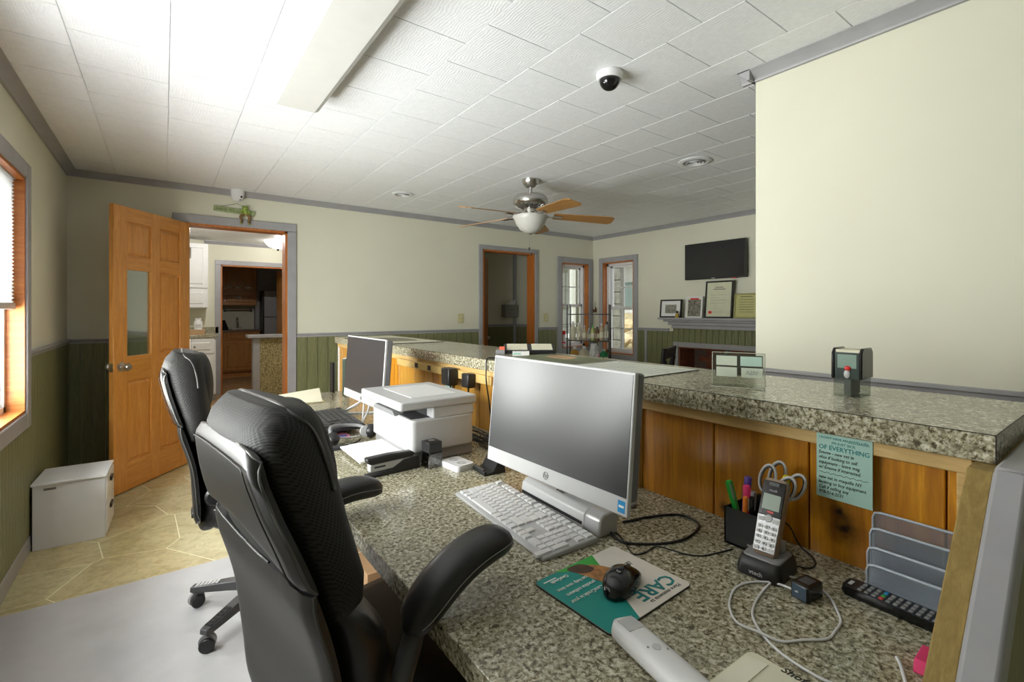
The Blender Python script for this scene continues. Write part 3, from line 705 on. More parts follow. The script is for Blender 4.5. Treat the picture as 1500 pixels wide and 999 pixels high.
def add_base(r, a0):
    for k in range(5):
        a = a0 + k * 2 * PI / 5; ca, sa = math.cos(a), math.sin(a)
        lg = MB().ring_loft([[(ca * d - sa * y_, sa * d + ca * y_, z) for y_, z in ((-w_, zb_), (w_, zb_), (w_ * 0.9, zt_), (-w_ * 0.9, zt_))] for d, w_, zb_, zt_ in ((0.03, 0.028, 0.078, 0.125), (0.16, 0.025, 0.075, 0.112), (0.30, 0.021, 0.066, 0.092), (0.318, 0.018, 0.068, 0.089))]).build('leg', DARKG, r, bevel=0.004)
        Mz = Matrix.Translation((ca * 0.25, sa * 0.25, 0.098)) @ Matrix.Rotation(a, 4, 'Z') @ Matrix.Rotation(R(8), 4, 'Y')
        m_ = MB()
        for q in range(6): m_.add([Mz @ Vector(p) for p in [(-0.05 + q * 0.017, -0.014, 0), (-0.037 + q * 0.017, -0.014, 0), (-0.037 + q * 0.017, 0.014, 0), (-0.05 + q * 0.017, 0.014, 0), (-0.05 + q * 0.017, -0.014, 0.004), (-0.037 + q * 0.017, -0.014, 0.004), (-0.037 + q * 0.017, 0.014, 0.004), (-0.05 + q * 0.017, 0.014, 0.004)]], [(0, 3, 2, 1), (4, 5, 6, 7), (0, 1, 5, 4), (1, 2, 6, 5), (2, 3, 7, 6), (3, 0, 4, 7)])
        m_.build('ribbed_pad', LGREY if k == 0 else BLACKP, lg)
        ct = Vector((ca * 0.298, sa * 0.298, 0.027)); b_ = a + 0.9 + k * 1.3
        Mw = Matrix.Rotation(b_, 4, 'Z') @ Matrix.Rotation(PI / 2, 4, 'X')
        cs = MB().lathe([(0.001, -0.008), (0.030, -0.008), (0.030, 0.008), (0.001, 0.008)], 18, (ct.x, ct.y, 0.036), Mw).build('caster_hood', GREYP, r, smooth=40)
        for s_ in (-1, 1):
            o_ = ct + Vector((math.sin(b_), -math.cos(b_), 0)) * s_ * 0.016
            MB().lathe([(0.001, -0.0075), (0.024, -0.0075), (0.0268, -0.005), (0.0268, 0.005), (0.024, 0.0075), (0.001, 0.0075)], 20, o_, Mw).build('wheel', BLACKP, cs, smooth=40)
ch1 = make_chair('office_chair', 'black leather and mesh office chair with raised arm over the desk by the white keyboard', R(17))
ch2 = copy_tree(ch1); ch2['label'] = 'black leather and mesh office chair between the open wooden door and the printer'
add_base(ch1, 0.3); add_base(ch2, R(148))
ch1.location = (0.444, 1.034, 0.003); ch1.rotation_euler = (0, 0, R(9.2))
ch2.location = (0.366, 2.328, 0.003); ch2.rotation_euler = (0, 0, R(-1))

# ================================================================== THINGS ON THE DESK
ZD, ZB = 0.75, 1.077
def keyboard(r, wdt, dep, h, body_mat, key_mat, leg_mat, tilt):
    """local x: left to right, y: away from the user"""
    base = MB().prism([(-dep / 2, 0.0), (-dep / 2, h * 0.55), (-dep / 2 + 0.006, h * 0.75), (dep / 2 - 0.02, h * 1.25), (dep / 2, h * 1.2), (dep / 2, 0.0)], -wdt / 2, wdt / 2, 'yz').build('keyboard_case', body_mat, r, bevel=0.003)
    u = wdt / 23.3; kd = dep / 7.4; x00 = -wdt / 2 + u * 0.35; sl = math.atan2(h * 0.5, dep - 0.02)
    src = {}
    def key(x, row, wd=1.0, ht=1.0):
        y = dep / 2 - kd * 0.75 - row * kd * 1.06 - (kd * 0.25 if row > 0 else 0) - (ht - 1) * kd * 0.53
        z = h * 0.75 + (y + dep / 2) / dep * h * 0.5 - 0.001
        K = (round(wd, 2), ht)
        if K not in src:
            a, b = wd * u / 2 - 0.0009, ht * kd * 0.53 - 0.0009
            src[K] = MB().taper(-a, -b, a, b, 0, 0.0055, 0.0016).build('key', key_mat, base, loc=(x00 + (x + wd / 2) * u, y, z), rot=(sl, 0, 0))
        else: linked(src[K], 'key', base, (x00 + (x + wd / 2) * u, y, z), (sl, 0, 0))
    for x in (0, 2, 3, 4, 5, 6.5, 7.5, 8.5, 9.5, 11, 12, 13, 14): key(x, 0)
    for q in range(13): key(q, 1)
    key(13, 1, 2)
    key(0, 2, 1.5); [key(1.5 + q, 2) for q in range(12)]; key(13.5, 2, 1.5)
    key(0, 3, 1.75); [key(1.75 + q, 3) for q in range(11)]; key(12.75, 3, 2.25)
    key(0, 4, 2.25); [key(2.25 + q, 4) for q in range(10)]; key(12.25, 4, 2.75)
    for q in range(3): key(q * 1.25, 5, 1.25)
    key(3.75, 5, 6.25); [key(10 + q * 1.25, 5, 1.25) for q in range(4)]
    for q in range(3): key(15.3 + q, 0); key(15.3 + q, 1); key(15.3 + q, 2); key(15.3 + q, 5)
    key(16.3, 4)
    for q in range(4): key(18.6 + q, 1); key(18.6 + q, 0)
    for q in range(3): key(18.6 + q, 2); key(18.6 + q, 3); key(18.6 + q, 4)
    key(21.6, 3, 1, 2); key(21.6, 5, 1, 2); key(18.6, 5, 2); key(20.6, 5)
    return base
k1 = thing('keyboard', 'white full size keyboard in front of the silver scanner bar', 'keyboard', (0.752, 1.0, ZD), R(-94.0))
keyboard(k1, 0.44, 0.158, 0.012, plain('keyboard_case_grey', (186, 186, 187), 0.4), WHITEP, WHITEP, 0)
k2 = thing('keyboard', 'black keyboard propped on a headset before the far computer', 'keyboard', (0.652, 2.31, 0.772), R(-93))
keyboard(k2, 0.44, 0.165, 0.014, plain('keyboard_case_black', (40, 40, 42), 0.4), DARKG, BLACKP, 0)

def aio(name, label, loc, yaw, zb, tilt, Wd, Hh, kind):
    r = thing(name, label, 'computer', (loc[0], loc[1], ZD), yaw, 'all in one computers on the desk')
    Mt = Matrix.Translation((0, 0, zb - ZD)) @ Matrix.Rotation(tilt, 4, 'Y'); rt = (0, tilt, 0); lt = (0, 0, zb - ZD)
    hs = MB().box(0, -Wd / 2, 0, 0.012, Wd / 2, Hh).build('housing', LGREY, r, bevel=0.003, loc=lt, rot=rt)
    MB().box(0.0115, -Wd / 2 + 0.001, 0.03, 0.036, Wd / 2 - 0.001, Hh - 0.002).build('rear_cover', plain('rear_grey_%d' % kind, (112, 112, 116), 0.4), r, bevel=0.006, loc=lt, rot=rt)
    MB().box(-0.0012, -Wd / 2 + 0.006, 0.042, 0.001, Wd / 2 - 0.006, Hh - 0.006).build('screen', SCREEN, r, loc=lt, rot=rt)
    mo = MB()
    mo.tube([(-0.0006, 0.0095 * math.cos(2 * PI * q / 28), 0.021 + 0.0095 * math.sin(2 * PI * q / 28)) for q in range(28)], 0.0007, 5, True)
    mo.build('logo_ring', INKG, hs)
    text('logo', 'hp', 0.017, INKG, hs, (-0.0004, 0.0, 0.0165), (0, -1, 0), (0, 0, 1), 'CENTER', 0.25)
    st = MB().box(-0.0006, -Wd / 2 + 0.008, 0.008, 0.0005, -Wd / 2 + 0.028, 0.034).build('energy_sticker', BLUE, hs)
    MB().box(-0.0009, -Wd / 2 + 0.011, 0.019, -0.0004, -Wd / 2 + 0.025, 0.024).build('sticker_band', PAPER, st)
    if kind == 0:
        MB().bar((0.05, 0, 0.16), (0.19, 0, 0.008), 0.016, 0.09, (0, 1, 0)).build('stand_neck', GREYP, r, bevel=0.004)
        MB().ring_loft([[(0.19 + x, y, z) for x, y in rrect(0.14, 0.22, 0.03)] for z in (0, 0.010)]).build('stand_base', GREYP, r, bevel=0.003)
    else:
        m_ = MB()
        for sg in (-1, 1):
            m_.tube(smooth_path([(0.035, sg * 0.04, 0.12), (0.01, sg * 0.08, 0.06), (-0.055, sg * 0.165, 0.007), (-0.03, sg * 0.17, 0.005), (0.10, sg * 0.10, 0.005), (0.15, sg * 0.03, 0.012)], 6), 0.005, 8)
        m_.tube([(0.035, -0.04, 0.12), (0.035, 0.04, 0.12)], 0.006, 8); m_.tube([(0.15, -0.03, 0.012), (0.15, 0.03, 0.012)], 0.005, 8)
        m_.tube([(-0.048, -0.158, 0.011), (0.035, 0.04, 0.12)], 0.004, 8); m_.tube([(-0.048, 0.158, 0.011), (0.035, -0.04, 0.12)], 0.004, 8)
        m_.build('wire_stand', WHITEP, r, smooth=60)
    return r
aio('desktop_computer', 'silver all in one computer above the silver scanner bar and white keyboard', (0.812, 0.961), 0.024, 0.835, 0.093, 0.54, 0.32, 0)
aio('desktop_computer', 'silver all in one computer on a white wire stand behind the printer', (0.795, 2.368), 0.011, 0.835, 0.073, 0.54, 0.325, 1)

# silver portable scanner under the near computer
sc = thing('document_scanner', 'silver bar shaped portable scanner under the computer screen', 'scanner', (0.869, 0.955, ZD), R(-92.5))
MB().prism([(-0.028, 0.0), (-0.030, 0.012), (-0.026, 0.040), (-0.012, 0.052), (0.022, 0.054), (0.032, 0.044), (0.033, 0.0)], -0.155, 0.115, 'yz').build('scanner_body', LGREY, sc, bevel=0.004)
MB().prism([(-0.029, 0.0), (-0.031, 0.012), (-0.027, 0.042), (-0.012, 0.055), (0.022, 0.057), (0.033, 0.047), (0.034, 0.0)], 0.1155, 0.17, 'yz').build('end_cap', SILVER, sc, bevel=0.005)
MB().box(-0.148, -0.0315, 0.013, 0.108, -0.027, 0.020).build('paper_slot', BLACKP, sc)
text('brand_print', 'brother', 0.011, INK, sc, (-0.005, -0.006, 0.0535), (1, 0, 0), (0, 1, 0.05), 'CENTER')
st = thing('phone_stand', 'black wedge phone stand beside the near computer screen', 'phone stand', (0.893, 1.345, ZD), R(-95))
MB().prism([(-0.045, 0), (-0.045, 0.014), (-0.036, 0.014), (-0.034, 0.006), (-0.012, 0.009), (0.020, 0.062), (0.030, 0.060), (0.036, 0.0)], -0.042, 0.042, 'yz').build('stand_body', BLACKP, st, bevel=0.002)
MB().box(-0.03, -0.044, 0.0145, 0.03, -0.037, 0.0185).build('stop_strip', DARKG, st)

# mouse pad with its print, mouse
pad = thing('mouse_pad', 'teal and white printed mouse pad under the black mouse by the scissors cup', 'mouse pad', (0.715, 0.640, ZD), R(2.5))
MB().ring_loft([[(x, y, z) for x, y in rrect(0.243, 0.198, 0.012)] for z in (0, 0.003)]).build('pad_base', BLACKP, pad)
MB().ring_loft([[(x, y, z) for x, y in rrect(0.241, 0.196, 0.011)] for z in (0.003, 0.0035)]).build('white_print', plain('pad_white', (224, 218, 208), 0.6), pad)
tp = [(x, y) for x, y in rrect(0.241, 0.196, 0.011)]
tp = clip(tp, 1, -0.487, 0.001)
MB().prism(tp, 0.0035, 0.0039, 'xy').build('teal_print', TEAL, pad)
gp = clip(clip([(x, y) for x, y in rrect(0.241, 0.196, 0.011)], 1, -0.487, 0.0012), -0.6, -1, -0.060); gp = clip(gp, -1, 0, 0.06)
MB().prism(gp, 0.0039, 0.0041, 'xy').build('green_print', plain('pad_green', (60, 170, 70), 0.6), pad)
BRN = plain('print_brown', (166, 116, 66), 0.6, var=0.5, scale=60); BRD = plain('print_dark_brown', (84, 58, 46), 0.6, var=0.4, scale=60)
def blob(pts, z, mat, parent, nm):
    return MB().prism([(p.x, p.y) for p in smooth_path([(a, b, 0) for a, b in pts], 5, True)], z, z + 0.0003, 'xy').build(nm, mat, parent)
blob([(-0.03, 0.085), (0.02, 0.07), (0.045, 0.02), (0.03, -0.03), (0.0, -0.02), (-0.02, 0.04)], 0.0040, BRN, pad, 'animal_print')
blob([(-0.035, 0.092), (0.0, 0.088), (0.012, 0.06), (-0.01, 0.055), (-0.03, 0.07)], 0.0043, BRD, pad, 'animal_print')
blob([(0.050, 0.03), (0.068, 0.02), (0.062, -0.008), (0.048, 0.0)], 0.0043, BRD, pad, 'animal_print')
TX, TY = (-1, 0, 0), (0, -1, 0)
text('pad_title', 'CARE', 0.043, INKT, pad, (0.108, -0.046, 0.0040), TX, TY, bold=0.0006, sx=1.05)
text('pad_line', 'More moments to', 0.0125, INKG, pad, (0.100, -0.080, 0.0040), TX, TY)
for q, ln in enumerate(('with CareCredit in your', 'practice software', 'can help save time.')):
    text('pad_line', ln, 0.0135, PAPER, pad, (0.0 if q == 0 else -0.022, 0.010 + q * 0.0205, 0.0045), TX, TY, sx=0.82)
text('pad_logo', 'CareCredit', 0.0115, PAPER, pad, (-0.050, 0.078, 0.0045), TX, TY, bold=0.0003, sx=0.85)
MB().box(-0.108, 0.082, 0.0039, -0.075, 0.085, 0.0043).build('pad_logo_line', PAPER, pad)
def mouse(name, label, loc, rz, l, wd, h, group='computer mice on the desk'):
    r = thing(name, label, 'mouse', loc, rz, group)
    rings = []
    for k in range(13):
        u = -1 + 2 * k / 12; e = max(0.05, 1 - abs(u) ** 2.6) ** 0.5; hh = h * (0.55 + 0.45 * math.cos((u - 0.15) * 1.5)) * e ** 0.8
        rings.append([(u * l / 2, wd / 2 * e * (0.92 + 0.08 * abs(u)) * math.cos(a), max(0.002, hh * (0.5 + 0.5 * math.sin(a))) if math.sin(a) > -0.2 else 0.002) for a in [2 * PI * q / 20 for q in range(20)]])
    b = MB().ring_loft(rings).build('mouse_body', BLACKG, r, smooth=60)
    MB().lathe([(0.001, -0.003), (0.008, -0.003), (0.008, 0.003), (0.001, 0.003)], 14, (-l * 0.27, 0, h * 0.58), Matrix.Rotation(PI / 2, 4, 'X')).build('scroll_wheel', DARKG, r, smooth=40)
    MB().tube([(-l * 0.48, 0, h * 0.45), (-l * 0.3, 0, h * 0.86), (-l * 0.1, 0, h * 1.01)], 0.0007, 5).build('button_seam', DARKG, r)
    return r, b
mr, mb_ = mouse('computer_mouse', 'black wireless mouse on the teal and white mouse pad', (0.722, 0.622, ZD + 0.004), R(200), 0.118, 0.064, 0.038)
text('mouse_logo', 'hp', 0.010, LGREY, mb_, (0.022, 0.0, 0.0378), (0, 1, 0), (-1, 0, 0), 'CENTER')
pp_ = thing('mouse_pad', 'pink and blue floral mouse pad under the far mouse', 'mouse pad', (0.565, 2.155, ZD), R(2))
MB().ring_loft([[(x, y, z) for x, y in rrect(0.17, 0.19, 0.02)] for z in (0, 0.003)]).build('pad_base', plain('pink_print', (222, 140, 160), 0.6, var=0.3, scale=40), pp_)
MB().ring_loft([[(x, y - 0.07, z) for x, y in rrect(0.15, 0.035, 0.015)] for z in (0.003, 0.0033)]).build('blue_print', plain('blue_floral', (104, 104, 176), 0.6, var=0.5, scale=60), pp_)
m2, m2b = mouse('computer_mouse', 'black mouse with grey side on the pink mouse pad', (0.555, 2.150, ZD + 0.003), R(176), 0.11, 0.064, 0.038)
MB().tube(smooth_path([(-0.045, 0.0315, 0.012), (-0.01, 0.034, 0.022), (0.03, 0.031, 0.017), (0.05, 0.018, 0.012)], 5), 0.004, 6).build('side_grip', GREYP, m2, smooth=60)

# white handheld wand, cream envelope, charger and cables
wd_ = thing('handheld_scanner', 'long white handheld scanner wand overlapping the mouse pad', 'scanner', (0.600, 0.450, ZD), R(-100))
rings = []
for k in range(15):
    u = k / 14; e = max(0.08, 1 - abs(2 * u - 1) ** 14) ** 0.5; x_ = -0.095 + 0.24 * u
    rings.append([(x_, 0.026 * e * math.copysign(abs(math.cos(a)) ** 0.7, math.cos(a)), 0.0175 + 0.0165 * e * math.copysign(abs(math.sin(a)) ** 0.7, math.sin(a))) for a in [2 * PI * q / 20 for q in range(20)]])
wo = MB().ring_loft(rings).build('wand_body', WHITEP, wd_, smooth=60)
MB().box(-0.075, -0.014, 0.0335, -0.045, 0.014, 0.0345).build('label_plate', LGREY, wd_)
MB().lathe([(0.001, 0), (0.007, 0), (0.007, 0.0012), (0.001, 0.0012)], 16, (0.0, 0, 0.0335)).build('button', LGREY, wd_)
for x_ in (-0.006, 0.010): MB().lathe([(0.001, 0), (0.0018, 0), (0.0018, 0.001), (0.001, 0.001)], 8, (x_, 0.012 if x_ > 0 else -0.012, 0.0332)).build('screw', GREYP, wd_)
en = thing('envelope', 'cream padded envelope at the edge of the desk top by the white wand', 'envelope', (0.668, 0.290, ZD), R(-1))
MB().ring_loft([[(x * s_, y * s_, z) for x, y in rrect(0.15, 0.19, 0.014)] for z, s_ in ((0, 0.97), (0.004, 1.0), (0.009, 0.98))]).build('envelope_body', CREAM, en, smooth=60)
MB().prism([(-0.068, 0.06), (0.062, 0.06), (0.055, 0.090), (-0.060, 0.090)], 0.009, 0.0105, 'xy').build('flap', plain('cream_flap', (234, 230, 210), 0.7), en)
text('handwriting', 'Shofe', 0.018, INK, en, (0.066, 0.045, 0.0098), (0.05, -1, 0), (1, 0, 0), shear=0.3)
MB().box(0.056, -0.025, 0.009, 0.070, 0.0, 0.0098).build('orange_mark', ORANGE, en)
cg = thing('usb_charger', 'dark blue and black charger cube plugged into the white cable', 'charger', (0.982, 0.397, ZD), R(-8))
MB().ring_loft([[(x, y, z) for x, y in rrect(0.050, 0.034, 0.005)] for z in (0, 0.030)]).build('cube', BLACKG, cg, bevel=0.003)
MB().box(-0.0252, -0.013, 0.003, -0.0235, 0.013, 0.027).build('front_face', plain('slate_blue', (70, 88, 108), 0.4), cg)
MB().box(-0.012, -0.010, 0.030, 0.014, 0.010, 0.0304).build('rating_print', DARKG, cg)
def cable(name, label, pts, rad, mat, group=None, z=ZD, plug=None):
    P_ = smooth_path([(p[0], p[1], (p[2] if len(p) > 2 else z + rad)) for p in pts], 8)
    o = MB().tube(P_, rad, 8).build(name, mat, smooth=60)
    return tag(o, label, 'cable', group)
cable('charging_cable', 'white charging cable coiled round the charger cube beside the phone', [(0.958, 0.402, 0.765), (0.972, 0.448, 0.755), (0.945, 0.480), (0.905, 0.490), (0.867, 0.482), (0.828, 0.463), (0.800, 0.434), (0.798, 0.400, 0.7565), (0.812, 0.366), (0.844, 0.347), (0.878, 0.325), (0.914, 0.325), (0.947, 0.329), (0.980, 0.347), (1.008, 0.367), (1.030, 0.395), (1.031, 0.427), (1.005, 0.450, 0.757), (0.963, 0.457), (0.891, 0.446), (0.839, 0.427), (0.803, 0.391), (0.784, 0.355), (0.777, 0.315), (0.779, 0.284), (0.80, 0.24), (0.84, 0.214)], 0.0022, WHITEP)
cable('cable_end', 'short white cable end poking out near the pink eraser', [(0.913, 0.242, 0.756), (0.900, 0.234, 0.755), (0.882, 0.226, 0.754), (0.864, 0.218), (0.845, 0.208)], 0.0026, WHITEP)
cable('scanner_cable', 'thick black cable looping from the scanner across the desk', [(0.870, 0.785, 0.757), (0.863, 0.765, 0.754), (0.867, 0.732), (0.925, 0.686), (0.993, 0.665), (1.074, 0.680), (1.101, 0.712), (1.095, 0.757), (1.021, 0.793), (0.975, 0.803), (0.945, 0.812)], 0.0030, BLACKP)
cable('thin_cable', 'thin black cable leading from the scanner to the phone base', [(0.888, 0.783), (0.876, 0.755), (0.842, 0.695), (0.870, 0.682), (0.912, 0.682), (0.932, 0.629), (0.956, 0.599), (1.005, 0.583), (1.04, 0.575)], 0.0016, BLACKP)
cable('phone_cable', 'black phone cord arching behind the phone base to the panel', [(1.055, 0.480, 0.760), (1.085, 0.440, 0.7525), (1.12, 0.436), (1.15, 0.455), (1.168, 0.487, 0.757), (1.172, 0.51, 0.79), (1.170, 0.53, 0.80)], 0.0016, BLACKP)

# pen cup and its contents
cup = thing('pen_cup', 'black square pen cup behind the cordless phone', 'pen cup', (1.100, 0.566, ZD), 0)
a = 0.040; m = MB(); t_ = 0.003
for bx in ((-a, -a, 0, a, -a + t_, 0.084), (-a, a - t_, 0, a, a, 0.084), (-a, -a, 0, -a + t_, a, 0.084), (a - t_, -a, 0, a, a, 0.084), (-a, -a, 0, a, a, 0.004)): m.box(*bx)
m.build('cup_body', BLACKP, cup)
MB().box(-a - 0.0005, -0.032, 0.012, -a + 0.001, -0.014, 0.016).build('cup_print', GREYP, cup)
def pen(name, label, p, q, rad, mats, caplen=0.35, square=False):
    r = thing(name, label, 'pen', p, 0, 'pens in the black cup')
    d = Vector(q) - Vector(p); L_ = d.length; r.rotation_euler = d.to_track_quat('Z', 'Y').to_euler()
    n_ = 4 if square else 12
    MB().lathe([(0.001, 0), (rad * .5, 0.0), (rad, 0.012), (rad, L_ * (1 - caplen)), (0.001, L_ * (1 - caplen))], n_).build('barrel', mats[0], r, smooth=40 if not square else 0)
    MB().lathe([(0.001, L_ * (1 - caplen)), (rad * 1.12, L_ * (1 - caplen)), (rad * 1.12, L_ - 0.003), (rad * 0.95, L_), (0.001, L_)], n_).build('cap', mats[1], r, smooth=40 if not square else 0)
    MB().box(rad * 1.1, -0.0015, L_ * 0.72, rad * 1.1 + 0.002, 0.0015, L_ * 0.97).build('clip', mats[2], r)
pen('highlighter', 'bright green highlighter in the black pen cup', (1.092, 0.575, 0.757), (1.068, 0.600, 0.893), 0.0075, (GREEN, GREEN, GREYP), square=True)
pen('marker', 'pink capped marker in the black pen cup', (1.108, 0.572, 0.757), (1.098, 0.573, 0.883), 0.0075, (PINK, PINK, PINK))
pen('pen', 'orange pen in the black pen cup', (1.085, 0.570, 0.757), (1.072, 0.562, 0.866), 0.0050, (ORANGE, ORANGE, PAPER))
pen('pen', 'black ballpoint pen with grey clip in the black cup', (1.092, 0.560, 0.757), (1.078, 0.550, 0.868), 0.0050, (BLACKG, BLACKG, GREYP))
pen('pen', 'grey gel pen in the black pen cup', (1.100, 0.565, 0.757), (1.096, 0.556, 0.874), 0.0050, (BLACKP, GREYP, GREYP))
pen('pen', 'black gel pen beside the purple marker in the cup', (1.105, 0.555, 0.757), (1.098, 0.542, 0.872), 0.0055, (BLACKP, BLACKG, SILVER))
pen('marker', 'purple marker in the black pen cup', (1.112, 0.590, 0.757), (1.116, 0.578, 0.898), 0.0075, (PURPLE, PURPLE, PURPLE))
pen('highlighter', 'yellow highlighter in the black pen cup behind the phone', (1.113, 0.545, 0.757), (1.113, 0.489, 0.925), 0.0075, (YELLOW, YELLOW, YELLOW))
def scissors(label, o, rz, lean):
    r = thing('scissors', label, 'scissors', o, rz, 'scissors in the pen cup')
    r.rotation_euler = (0, 0, rz)
    Ml = Matrix.Rotation(lean, 4, 'X')
    for sg in (-1, 1):
        MB().add([Ml @ Vector(p) for p in [(-0.001 * sg, 0.002, 0), (0.0012 * sg, 0.0, 0.0), (0.0012 * sg, sg * 0.012, 0.105), (-0.001 * sg, sg * -0.002, 0.105), (0.0, 0.003, 0), (0.002 * sg, 0.001, 0.0), (0.002 * sg, sg * 0.012, 0.105), (0.0, sg * -0.002, 0.105)]], [(0, 1, 2, 3), (4, 5, 6, 7), (0, 1, 5, 4), (1, 2, 6, 5), (2, 3, 7, 6), (3, 0, 4, 7)]).build('blade', SILVER, r)
        pts = [(0.001 * sg, sg * (0.021 + 0.017 * math.cos(a)), 0.158 + 0.033 * math.sin(a) + 0.004 * math.cos(a)) for a in [2 * PI * q / 20 for q in range(20)]]
        h = MB().tube([Ml @ Vector(p) for p in pts], 0.0030, 8, True).build('handle', LGREY, r, smooth=60)
        MB().tube([Ml @ Vector((p[0], sg * 0.020 + (p[1] - sg * 0.020) * 0.80, 0.158 + (p[2] - 0.158) * 0.88)) for p in pts], 0.0022, 6, True).build('handle_liner', DARKG, h, smooth=60)
        MB().tube([Ml @ Vector((0.001 * sg, sg * 0.004, 0.095)), Ml @ Vector((0.001 * sg, sg * 0.012, 0.130))], 0.0045, 8).build('handle_shank', LGREY, r, smooth=60)
scissors('grey handled scissors leaning in the black pen cup behind the phone', (1.098, 0.560, 0.757), 0.0, R(20))
scissors('grey handled scissors behind the other pair in the pen cup', (1.128, 0.558, 0.762), 0.0, R(22))

# cordless phone in its cradle
ph = thing('phone_cradle', 'black charging cradle holding the cordless phone', 'phone cradle', (1.005, 0.486, ZD), R(4))
MB().ring_loft([[(x * sx_ + ox, y * sy_, z) for x, y in rrect(0.10, 0.088, 0.014)] for z, sx_, sy_, ox in ((0, 1, 1, 0.01), (0.012, 1, 1, 0.01), (0.030, 0.92, 0.92, 0.012), (0.034, 0.86, 0.86, 0.013))]).build('cradle_body', BLACKP, ph, smooth=35)
MB().ring_loft([[(x * s_ + 0.013, y * s_, z) for x, y in rrect(0.078, 0.074, 0.012)] for z, s_ in ((0.033, 1.0), (0.037, 0.94))]).build('cradle_top', GREYP, ph, smooth=35)
MB().box(0.022, -0.024, 0.034, 0.05, 0.024, 0.060).build('cradle_back', GREYP, ph, bevel=0.006)
text('brand_print', 'vtech', 0.012, LGREY, ph, (-0.0404, 0.002, 0.007), (0, -1, 0), (0, 0, 1), 'CENTER', bold=0.0002)
hs = thing('cordless_phone', 'silver cordless phone handset standing in the black cradle', 'phone', (1.006, 0.486, ZD + 0.0335), R(4))
tl = R(25); lt = (0, 0, 0); rt = (0, tl, 0)
pz = [(z, wx, ty) for z, wx, ty in ((0.0, 0.019, 0.010), (0.004, 0.0225, 0.013), (0.06, 0.0235, 0.0135), (0.12, 0.0245, 0.0135), (0.150, 0.0235, 0.012), (0.156, 0.019, 0.008))]
MB().ring_loft([[(y * ty / 0.0135, x * wx / 0.0245, z) for x, y in rrect(0.049, 0.027, 0.006)] for z, wx, ty in pz]).build('handset', plain('handset_bronze', (150, 128, 110), 0.35, 0.2), hs, loc=lt, rot=rt, smooth=40)
fx = -0.0136
MB().prism([(-0.021, 0.006), (0.021, 0.006), (0.0225, 0.078), (-0.0225, 0.078)], fx - 0.0012, fx + 0.002, 'yz').build('keypad_plate', SILVER, hs, loc=lt, rot=rt, bevel=0.001)
MB().prism([(-0.0225, 0.078), (0.0225, 0.078), (0.0225, 0.150), (-0.0225, 0.150)], fx - 0.0012, fx + 0.002, 'yz').build('upper_face', BLACKG, hs, loc=lt, rot=rt, bevel=0.001)
MB().box(fx - 0.0018, -0.017, 0.090, fx - 0.001, 0.017, 0.122).build('display', plain('lcd', (150, 164, 150), 0.3), hs, loc=lt, rot=rt)
MB().box(fx - 0.0020, -0.010, 0.140, fx - 0.001, 0.010, 0.147).build('earpiece', DARKG, hs, loc=lt, rot=rt)
text('brand_print', 'vtech', 0.0075, LGREY, hs, (fx - 0.0016, 0, 0.128), (0, -1, 0), (0, 0, 1), 'CENTER').rotation_euler = rt
kb_ = None
for rw in range(5):
    for cl in range(3):
        if kb_ is None: kb_ = MB().ring_loft([[(x_, a_, b_) for a_, b_ in rrect(0.010, 0.007, 0.003)] for x_ in (0.0, -0.0014)]).build('keypad_button', LGREY, hs, loc=(0, 0, 0), rot=rt)
        o = kb_ if rw == cl == 0 else linked(kb_, 'keypad_button', hs, (0, 0, 0), rt)
        o.location = Matrix.Rotation(tl, 3, 'Y') @ Vector((fx - 0.0012, 0.0135 - cl * 0.0135, 0.055 - rw * 0.0108))
        text('key_print', ('123', '456', '789', '*0#', '.C.')[rw][cl], 0.006, INK, o, (-0.0016, 0, -0.002), (0, -1, 0), (0, 0, 1), 'CENTER')
for yy, mt in ((0.014, LGREY), (-0.014, LGREY)):
    MB().box(fx - 0.0022, yy - 0.006, 0.066, fx - 0.001, yy + 0.006, 0.074).build('call_button', mt, hs, loc=lt, rot=rt, bevel=0.001)
MB().lathe([(0.001, 0), (0.008, 0), (0.007, 0.002), (0.001, 0.002)], 18, (fx - 0.001, 0, 0.073), Matrix.Rotation(-PI / 2, 4, 'Y')).build('navigation_button', LGREY, hs, loc=lt, rot=rt, smooth=40)
MB().box(fx - 0.0022, -0.007, 0.0835, fx - 0.001, 0.005, 0.0875).build('red_button', RED, hs, loc=lt, rot=rt)

